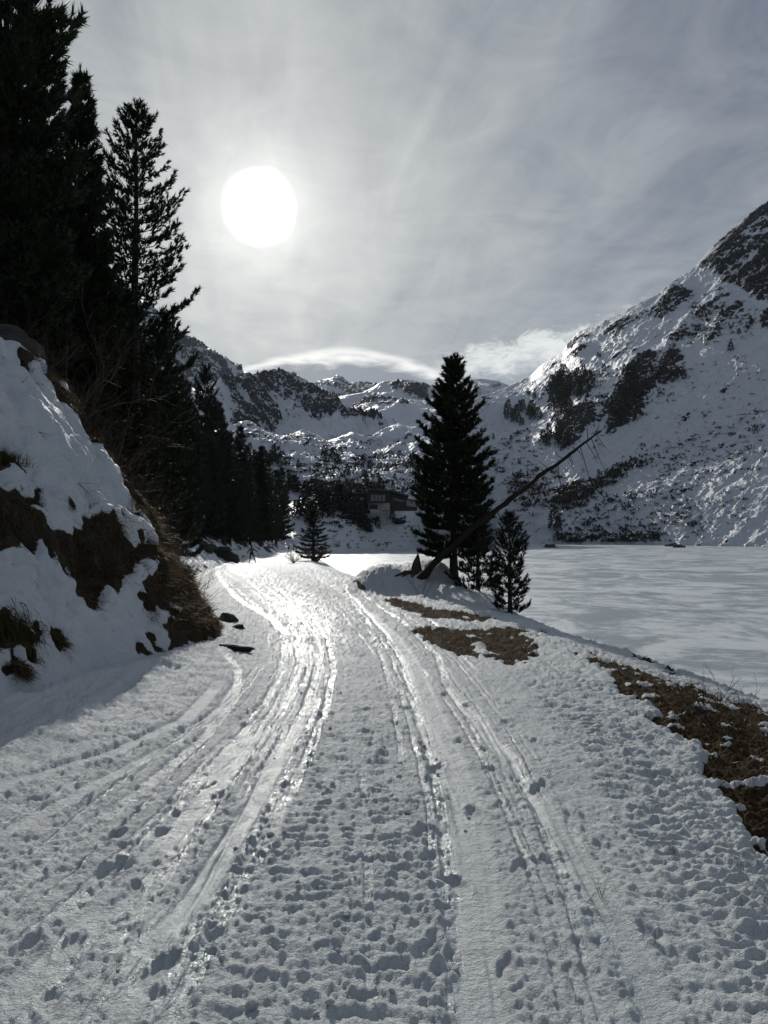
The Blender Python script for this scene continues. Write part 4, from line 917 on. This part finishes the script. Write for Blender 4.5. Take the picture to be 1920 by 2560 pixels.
for i in range(16):
    u, v = r9.uniform(1350, 1880), r9.uniform(1640, 2300); v = max(v, 1650+(u-1350)*.45)
    o = sprig if i == 0 else sprig.copy()
    if i: C.objects.link(o)
    o.location = gpt(u, v); q = r9.uniform(.5, 1.3); o.scale = (q, q, q); o.rotation_euler = (r9.uniform(-.8, .8), r9.uniform(-.8, .8), r9.uniform(0, 6)); tag(o, 'tiny dead stalk poking through the dimpled snow beside the right verge', 'stalk', 'dead stalks in the snow by the verge')
def twig_on_bank(u, v, L, label, seed):
    pu, pv = proj(BV[..., 0], BV[..., 1], BV[..., 2]); q = np.where((BV[..., 1] > 3) & (BV[..., 1] < 15), (pu-u)**2+(pv-v)**2, 1e12); k = np.unravel_index(int(np.argmin(q)), q.shape); c = Vector(BV[k])
    rd = random.Random(seed); mb = MB(); nrm = Vector(BN[k])
    for j in range(3):
        p = c-nrm*.02; d_ = (nrm*.5+Vector((1, rd.gauss(0, .3), rd.gauss(-.3, .3)))).normalized(); pts = [p]
        for i in range(6): d_ = (d_+Vector((rd.gauss(0, .15), rd.gauss(0, .15), rd.gauss(-.1, .12)))).normalized(); pts.append(pts[-1]+d_*L/6*rd.uniform(.7, 1))
        mb.tube([tuple(q-c) for q in pts], [.004*(1-.7*i/6) for i in range(7)], 4)
    o = mb.build('dry_twig', M['twig']); o.location = c; tag(o, label, 'twig')
twig_on_bank(165, 1100, .45, 'dry twigs lying across the upper bank snow', 1); twig_on_bank(275, 1170, .40, 'forked twig on the bank snow near the crest', 2); twig_on_bank(195, 1205, .35, 'thin curved stalk on the middle of the bank snow', 3)
twig_on_bank(92, 1078, .25, 'short thin twig highest on the bank snow', 4); twig_on_bank(8, 1260, .30, 'sprig above the turf band at the left frame edge', 5)

# ------------------------------------------------------------------ leaning dead tree, stump
def lean_tree():
    root = empty('leaning_dead_tree', tuple(P(1060, 1446, 25.0)), label='long bare dead trunk leaning out over the lake, past the tall shore pine', cat='dead tree')
    r0 = Vector(root.location)
    px = [(1050,1452,25.0,.17),(1085,1408,24.6,.13),(1140,1360,24.1,.11),(1195,1306,23.7,.10),(1255,1265,23.4,.09),(1310,1222,23.2,.078),(1360,1182,23.0,.070),(1408,1150,22.8,.060),(1455,1112,22.6,.043),(1500,1078,22.4,.022)]
    rb = random.Random(8); T_ = np.linspace(0, 9, 40); qx = np.array(px); qi = [np.interp(T_, range(10), qx[:, k]) for k in range(4)]
    pts = [Vector(P(a, b, c))+Vector((rb.gauss(0, .010), rb.gauss(0, .02), rb.gauss(0, .012))) for a, b, c in zip(*qi[:3])]; mb = MB(); mb.tube([p-r0 for p in pts], [r_*.92*rb.uniform(.86, 1.12) for r_ in qi[3]], 10)
    for k in (6, 11, 15, 19, 22, 26, 29, 33):
        p = pts[k]-r0; d_ = Vector((rb.gauss(0, .5), rb.gauss(0, .8), rb.choice([-1, 1])*rb.uniform(.5, 1))).normalized(); l_ = rb.uniform(.12, .34); mb.tube([p, p+d_*l_*.5+Vector((0, 0, -.01)), p+d_*l_], [.022, .014, .004], 5); o = mb.build('trunk', M['dead'], root, smooth=True)
    rd = random.Random(4)
    for i, (u, v, du, dv, D) in enumerate([(1465,1105,30,55,22.6),(1478,1095,40,95,22.5),(1490,1085,28,40,22.5),(1470,1100,-8,-55,22.6),(1440,1122,16,30,22.7),(1350,1196,-45,-38,23),(1420,1138,14,42,22.8),(1390,1165,18,60,22.9),
            (1395,1160,6,110,22.9),(1360,1190,14,35,23),(1330,1210,10,46,23.1),(1300,1232,14,38,23.2),(1425,1135,10,28,22.8),(1450,1115,34,110,22.6),(1500,1078,28,-18,22.4),(1485,1090,14,-30,22.5),(1375,1178,-30,-25,22.9),(1280,1246,-30,8,23.3),(1240,1275,20,30,23.5),(1410,1146,-22,-20,22.8),(1340,1203,22,60,23.0)]):
        a = Vector(P(u, v, D)); b = Vector(P(u+du, v+dv, D+rd.uniform(-.35, .35))); m_ = (a+b)/2+Vector((rd.gauss(0, .03), rd.gauss(0, .05), rd.gauss(.02, .03)))
        s = MB(); s.tube([a-r0, m_-r0, b-r0], [.014, .010, .004], 5); s.build('branch_stub', M['dead'], root)
lean_tree()
def stump():
    c = Vector((*P(1040, 1440, 25.3)[:2], 0)); c.z = P(1040, 1440, 25.3)[2]-.02
    root = empty('splintered_stump', c, label='pointed splintered stump beside the foot of the leaning dead tree', cat='tree stump')
    mb = MB(); mb.tube([(0, 0, 0), (.01, 0, .25), (.02, 0, .45), (.05, 0, .62), (.07, 0, .78)], [.23, .18, .14, .075, .006], 7)
    mb.tube([(-.08, .02, 0), (-.10, 0, .22), (-.08, 0, .38)], [.08, .05, .008], 5); mb.tube([(.11, .02, 0), (.12, 0, .2), (.10, 0, .33)], [.06, .04, .006], 5); mb.build('splinters', M['dead'], root)
    mb = MB()
    for a, l in ((2.9, .75), (3.4, .5), (0.2, .4), (4.4, .5)): mb.tube([(0, 0, .12), (math.cos(a)*l*.5, math.sin(a)*l*.3, .13), (math.cos(a)*l, math.sin(a)*l*.5, -.02)], [.09, .07, .03], 6)
    mb.build('root', M['dead'], root)
stump()

# ------------------------------------------------------------------ rocks and sods
def lump(seed, size, sub=3, rough=.25):
    import bmesh
    bm = bmesh.new(); bmesh.ops.create_icosphere(bm, subdivisions=sub, radius=1); V = np.array([v.co for v in bm.verts]); F = np.array([[v.index for v in f.verts] for f in bm.faces]); bm.free()
    n = fbm3(V[:, 0]*1.1+seed, V[:, 1]*1.1, V[:, 2]*1.1, 4, .55); c = np.round((V+seed*.1)*1.6)/1.6; V = V*(1+rough*n)[:, None]
    return V*np.array(size), F
def rock(loc, size, label, seed, mat='stone', cat='rock', rz=0, name='boulder', rough=.45):
    o = link(name, mesh_np(name, *lump(seed, size, 3, rough), M[mat], smooth=False), loc=loc); o.rotation_euler = (0, 0, rz); return tag(o, label, cat)
g = gpt(572, 1560); rock((g[0], g[1], g[2]+.05), (.18, .14, .11), 'grey stone at the foot of the bank nose', 3)
g = gpt(595, 1590); rock((g[0], g[1], g[2]+.0), (.13, .10, .07), 'dark flat stone in front of the grey stone by the bank', 4, 'sod')
g = gpt(585, 1643); rock((g[0]-.02, g[1], g[2]+.02), (.27, .10, .055), 'dark sod of turf lying on the snow at the path edge', 5, 'sod', 'sod', name='turf_sod', rz=.05)
g = gpt(412, 1662); rock((g[0], g[1], g[2]+.0), (.07, .05, .02), 'small crumb of turf below the bank foot', 6, 'sod', 'sod', name='turf_sod')
b = bpt(30, 11.6); rock((b[0]-.25, b[1], b[2]+.22), (.6, .5, .45), 'dark boulder at the top left above the bank snow', 8)
for u, v, D, s, lb, sd in ((540,1368,68,(2.3,.6,.55),'long dark rock slab beside the path, left of the skier',9),(515,1360,64,(.8,.6,.6),'small dark rock uphill of the long slab',10),(572,1400,70,(.9,.7,.7),'blunt lower end of the dark slab next to the skier',11)):
    p = P(u, v, D); rock((p[0], p[1], hz(p[0], p[1])+.1), s, lb, sd, rz=-.6)
for u, v, s, lb, sd in ((1510,1360,1.6,'small dark boulder on the far shore of the lake',12),(1680,1365,2.6,'flat dark boulder on the far shore, middle of the row',13),(1698,1368,2.2,'low dark boulder right of the flat one on the far shore',14),(1762,1362,2.0,'rounded boulder rightmost on the far shore',15),(1376,1368,2.4,'lone boulder on the ice edge right of the young pine',16)):
    D = shoreD(v+1, LZ); p = P(u, v, D); rock((p[0], p[1], LZ+.2), (s*1.3, s, s*.55), lb, sd)
# snow lumps thrown up on the churned strip
r5 = random.Random(3); proto = [mesh_np('snow_clod', *lump(30+i, (1, 1, .75), 2, .5), M['snow']) for i in range(4)]
for i in range(70):
    y = r5.uniform(2.3, 6.0) if i % 3 else r5.uniform(2.3, 9); xc = float(np.interp(y, churn[1], churn[0]))+r5.gauss(0, .34); s = r5.uniform(.008, .018)*(1.5 if r5.random() < .12 else 1)
    o = link('snow_clod', r5.choice(proto), loc=(xc, y, gz(xc, y)+s*.25)); o.scale = (s, s*r5.uniform(.7, 1.2), s*r5.uniform(.7, 1.1)); o.rotation_euler = (r5.uniform(-.5, .5), r5.uniform(-.5, .5), r5.uniform(0, 6))
    tag(o, 'small clod of snow kicked up on the churned strip of the path', 'snow clod', 'snow clods on the churned strip')

# ------------------------------------------------------------------ the hut
def hut():
    D = 288.; k = D/1920
    def q(x, y): u, v = 800+x/5.184, 1140+y/5.184; p = P(u, v, D); return p[0], p[2]
    c = q(770, 690); base = Vector((c[0], D, c[1])); root = empty('mountain_hut', base, label='dark timber mountain hut with white plinth on the knoll above the lake', cat='hut')
    def L(x, y): a, b = q(x, y); return a-base.x, b-base.z
    def pr(name, pts, y0, y1, mat, parent=root): m = MB(); m.prism([L(*p) for p in pts], y0, y1); return m.build(name, M[mat], parent)
    pr('wall', [(610,440),(610,610),(905,610),(905,462)], 0, 14, 'wood'); pr('wall', [(905,470),(905,655),(1125,655),(1125,540)], 2, 15, 'wood')
    pr('wall', [(290,490),(290,640),(610,640),(610,490)], 3, 16, 'wood'); pr('wall', [(1125,562),(1125,665),(1262,665),(1262,585)], 3, 13, 'plaster')
    pr('roof', [(595,418),(595,436),(918,462),(1150,528),(1150,512),(918,446)], -1.5, 16, 'roofm'); pr('roof', [(270,468),(270,486),(612,486),(612,468)], 1.5, 17, 'roofm'); pr('roof', [(1120,545),(1120,558),(1275,582),(1275,570)], 2, 14, 'roofm')
    pr('plinth', [(630,612),(630,700),(905,700),(905,612)], -.4, 12, 'plaster'); pr('retaining_wall', [(650,690),(650,752),(795,740),(795,700)], -3, -1.2, 'plaster'); pr('balcony', [(600,598),(600,612),(830,612),(830,598)], -2.2, -.0, 'wood')
    pr('plinth', [(905,645),(905,700),(1262,700),(1262,655)], 2.2, 12, 'wood'); pr('plinth', [(290,642),(290,700),(628,700),(628,642)], 2.5, 12, 'wood')
    pr('opening', [(640,632),(640,690),(745,690),(745,632)], -.46, -.3, 'wood')
    def win(x0, y0, x1, y1, yy):
        f = pr('window', [(x0,y0),(x0,y1),(x1,y1),(x1,y0)], yy-.12, yy+.1, 'wood'); pr('pane', [(x0+2,y0+3),(x0+2,y1-3),(x1-2,y1-3),(x1-2,y0+3)], yy-.16, yy-.13, 'glass', f)
    for i in range(6): win(950+i*22, 538+i*5, 968+i*22, 575+i*4, 2)
    for i in range(2): win(1170+i*22, 586, 1186+i*22, 612, 3)
    win(520, 530, 560, 572, 3); win(660, 500, 700, 590, 0); win(708, 500, 748, 590, 0); win(756, 500, 796, 590, 0); win(805, 500, 845, 590, 0); win(335, 520, 370, 560, 3); win(640, 575, 655, 595, 0); win(1090, 565, 1110, 590, 2)
    pr('chimney', [(755,415),(755,440),(775,440),(775,415)], 5, 6, 'plaster')
hut()
def pylon(u, v, D, h, label, parent=None, arm=1.0):
    p = P(u, v, D); root = empty('lift_pylon', p, label=label, cat='lift pylon'); s = h
    m = MB(); m.tube([(0, 0, -3), (0, 0, s)], [s*.045, s*.03], 8); m.build('mast', M['metal'], root); m = MB(); m.box((0, 0, s), (s*.42*arm, s*.03, s*.035)); m.build('crossarm', M['metal'], root)
    for sx in (-1, 1): m = MB(); m.box((sx*s*.38*arm, 0, s*.93), (s*.06, s*.12, s*.03)); m.build('sheave_train', M['metal'], root)
def ridge_D(u, v, hill): return hill.at(u, v)
for u, v, h, lb in ((1174,986,13,'left T shaped lift pylon on the back ridge right of the tall pine'),(1201,985,13,'second T shaped lift pylon on the back ridge'),(1248,958,8,'small lift pylon on the skyline of the back ridge'),(1221,984,8,'short lift pylon between the pair and the mountain'),(1240,985,7,'rightmost low lift pylon on the back ridge')):
    p = hill_b.at(u, v); pylon(u, v, p[1]-15, h*p[1]/1920, lb)
p = hill_v.at(976, 1230); pylon(976, 1228, 440, 4.6, 'lift pylon rising behind the roof of the hut')
def gondola():
    u, v, D = 779, 1186, 420; p = P(u, v, D); s = 8.5*D/1920/2
    root = empty('gondola_cabin', p, label='small grey gondola cabin hanging over the valley snow', cat='gondola')
    m = MB(); m.add([(-s*.8, -s*.7, -s), (s*.8, -s*.7, -s), (s*.8, s*.7, -s), (-s*.8, s*.7, -s), (-s, -s*.85, 0), (s, -s*.85, 0), (s, s*.85, 0), (-s, s*.85, 0), (-s*.75, -s*.65, s), (s*.75, -s*.65, s), (s*.75, s*.65, s), (-s*.75, s*.65, s)],
        [(3,2,1,0),(0,1,5,4),(1,2,6,5),(2,3,7,6),(3,0,4,7),(4,5,9,8),(5,6,10,9),(6,7,11,10),(7,4,8,11),(8,9,10,11)]); m.build('cabin', M['metal'], root)
    m = MB(); m.add([(-s*.85, -s*.88, 0.1), (s*.85, -s*.88, 0.1), (s*.66, -s*.72, s*.85), (-s*.66, -s*.72, s*.85)], [(0, 1, 2, 3)]); m.build('window', M['glass'], root)
    m = MB(); m.tube([(0, 0, s), (0, 0, s*3.2)], [.07, .07], 5); m.build('hanger', M['metal'], root)
    a = P(976, 1205, 440)+np.array([0, 0, .0]); top = p+np.array([0, 0, s*3.2]); b = top+(top-a)*1.4+np.array([0, 0, 1.0])
    m = MB(); m.tube([tuple(b), tuple(top), tuple((a+top)/2-np.array([0, 0, .8])), tuple(a)], [.03]*4, 4); tag(m.build('lift_cable', M['metal']), 'thin lift cable carrying the grey gondola cabin', 'cable')
gondola()

# ------------------------------------------------------------------ people
def skin_person(name, loc, rz, J, E, rad, mats, label, s=1.0):
    root = empty(name, loc, rz, label=label, cat='person'); root.scale = (s, s, s)
    me = bpy.data.meshes.new('body'); me.from_pydata([J[k] for k in J], [(list(J).index(a), list(J).index(b)) for a, b in E], []); me.materials.append(mats)
    o = link('body', me, root); md = o.modifiers.new('Skin', 'SKIN'); md.use_smooth_shade = True
    if not me.skin_vertices: 
        with bpy.context.temp_override(object=o, active_object=o): bpy.ops.mesh.customdata_skin_add()
    for i, k in enumerate(J):
        sv = me.skin_vertices[0].data[i]; sv.radius = rad[k]; sv.use_root = (k == 'pelvis')
    sd = o.modifiers.new('Subsurf', 'SUBSURF'); sd.levels = 1; sd.render_levels = 2
    return root
def person_rig(pose):
    J = dict(pelvis=(0, 0, .95), waist=(0, .03, 1.10), chest=(0, .10, 1.34), neck=(0, .15, 1.50), jaw=(0, .19, 1.58), head=(0, .20, 1.70))
    J.update(pose)
    E = [('pelvis','waist'),('waist','chest'),('chest','neck'),('neck','jaw'),('jaw','head')]
    for s in 'LR': E += [('pelvis','hip'+s),('hip'+s,'knee'+s),('knee'+s,'ankle'+s),('ankle'+s,'toe'+s),('chest','sh'+s),('sh'+s,'el'+s),('el'+s,'wr'+s),('wr'+s,'hand'+s)]
    rad = dict(pelvis=(.15, .12), waist=(.14, .11), chest=(.18, .13), neck=(.065, .065), jaw=(.085, .09), head=(.095, .105))
    for s in 'LR':
        for k, r in (('hip', .105), ('knee', .068), ('ankle', .05), ('toe', .04), ('sh', .075), ('el', .052), ('wr', .036), ('hand', .035)): rad[k+s] = (r, r)
    return J, E, rad
# skating skier seen from behind, weight on the right leg
sx, sy = P(629, 1409, 75)[:2]; sz = gz(sx, sy)
pose = dict(pelvis=(0, -.05, .92), waist=(.0, .02, 1.06), chest=(-.03, .16, 1.27), neck=(-.04, .26, 1.41), jaw=(-.04, .32, 1.48), head=(-.04, .35, 1.58),
    hipL=(-.10, -.04, .88), kneeL=(-.15, .05, .50), ankleL=(-.20, -.05, .10), toeL=(-.23, .12, .06), hipR=(.10, -.04, .88), kneeR=(.24, .0, .52), ankleR=(.36, -.16, .13), toeR=(.42, 0, .07),
    shL=(-.20, .17, 1.33), elL=(-.34, .08, 1.10), wrL=(-.42, .22, .92), handL=(-.43, .28, .88), shR=(.17, .17, 1.33), elR=(.36, .14, 1.20), wrR=(.50, .26, 1.06), handR=(.53, .30, 1.02))
J, E, rad = person_rig(pose); per = skin_person('person', (sx, sy, sz+.02), .1, J, E, rad, M['black'], 'cross country skier in black skating away along the path')
m = MB(); V, F = lump(2, (.10, .115, .10), 2, .05); m.add(V+np.array([-.04, .34, 1.62]), F); m.build('hat', M['black'], per, smooth=True)
m = MB(); m.box((-.02, -.02, 1.24), (.13, .07, .18), tilt=0); m.build('backpack', M['grey'], per)
for s in (-1, 1):
    V, F = lump(5+s, (.055, .14, .05), 2, .05); m = MB(); m.add(V+np.array([-.215 if s < 0 else .39, .03 if s < 0 else -.07, .055]), F); m.build('ski_boot', M['black'], per, smooth=True)
def ski(c, rz, label):
    root = MB(); pts = [(0, -.85, .02), (0, -.5, .005), (0, .5, .005), (0, .75, .02), (0, .92, .09)]; m = MB()
    for a, b in zip(pts[:-1], pts[1:]):
        w = .026; m.add([(-w, a[1], a[2]), (w, a[1], a[2]), (w, b[1], b[2]), (-w, b[1], b[2]), (-w, a[1], a[2]+.015), (w, a[1], a[2]+.015), (w, b[1], b[2]+.015), (-w, b[1], b[2]+.015)], [(0,3,2,1),(4,5,6,7),(0,1,5,4),(1,2,6,5),(2,3,7,6),(3,0,4,7)])
    o = m.build('ski', M['black']); o.location = c; o.rotation_euler = (0, 0, rz); tag(o, label, 'ski')
ski((sx-.22, sy, sz+.01), .28, 'left ski under the skier, flat on the snow'); ski((sx+.40, sy-.05, sz+.02), -.35, 'right ski of the skier, angled outwards')
for a, b, lb in (((-.43, .28, .90), (-.72, -.35, .02), 'ski pole in the left hand of the skier'), ((.53, .30, 1.04), (.80, -.15, .02), 'ski pole in the right hand of the skier')):
    m = MB(); up = tuple(np.array(a)+(np.array(a)-np.array(b))*.08); m.tube([up, b], [.012, .009], 5); m.tube([tuple(np.array(b)+[0, 0, .06]), tuple(np.array(b)+[0, 0, .07])], [.035, .035], 8); o = m.build('ski_pole', M['black']); o.location = (sx, sy, sz+.02); tag(o, lb, 'ski pole')
walk = dict(hipL=(-.09, 0, .92), kneeL=(-.10, .12, .50), ankleL=(-.10, .10, .08), toeL=(-.10, .26, .04), hipR=(.09, 0, .92), kneeR=(.10, .02, .50), ankleR=(.10, -.22, .10), toeR=(.10, -.08, .05),
    shL=(-.20, .08, 1.40), elL=(-.26, .0, 1.13), wrL=(-.26, .12, .90), handL=(-.26, .16, .83), shR=(.20, .08, 1.40), elR=(.26, .08, 1.13), wrR=(.25, .02, .90), handR=(.25, .03, .82))
for u, lb, h in ((735, 'left walker of the distant pair on the path, dark clothes', 1.0), (741, 'right walker of the distant pair on the path, dark clothes', .96), (721, 'person alone a little left of the distant pair on the path', .8)):
    D = 178.; X = (u-960)/1920*D; J, E, rad = person_rig(walk); pr_ = skin_person('person', (X, D, max(gz(X, D), LZ)), .2, J, E, rad, M['black'], lb, h)
    m = MB(); V, F = lump(2, (.10, .115, .12), 2, .05); m.add(V+np.array([0, .20, 1.72]), F); m.build('hat', M['grey'], pr_, smooth=True)

# ------------------------------------------------------------------ thin winter air between here and the mountains
hm = bpy.data.materials.new('thin_winter_air'); hm.use_nodes = True; ht = hm.node_tree; ht.nodes.clear(); HN = NT(ht)
pv_ = HN.n('ShaderNodeVolumePrincipled'); pv_.inputs['Color'].default_value = (.80, .88, 1.0, 1); pv_.inputs['Density'].default_value = .00003; pv_.inputs['Anisotropy'].default_value = .2
ht.links.new(pv_.outputs[0], HN.n('ShaderNodeOutputMaterial').inputs['Volume'])
m = MB(); m.box((0, 4700, 500), (9200, 7800, 520)); tag(m.build('haze', hm), 'thin pale air over the valley', kind='stuff')
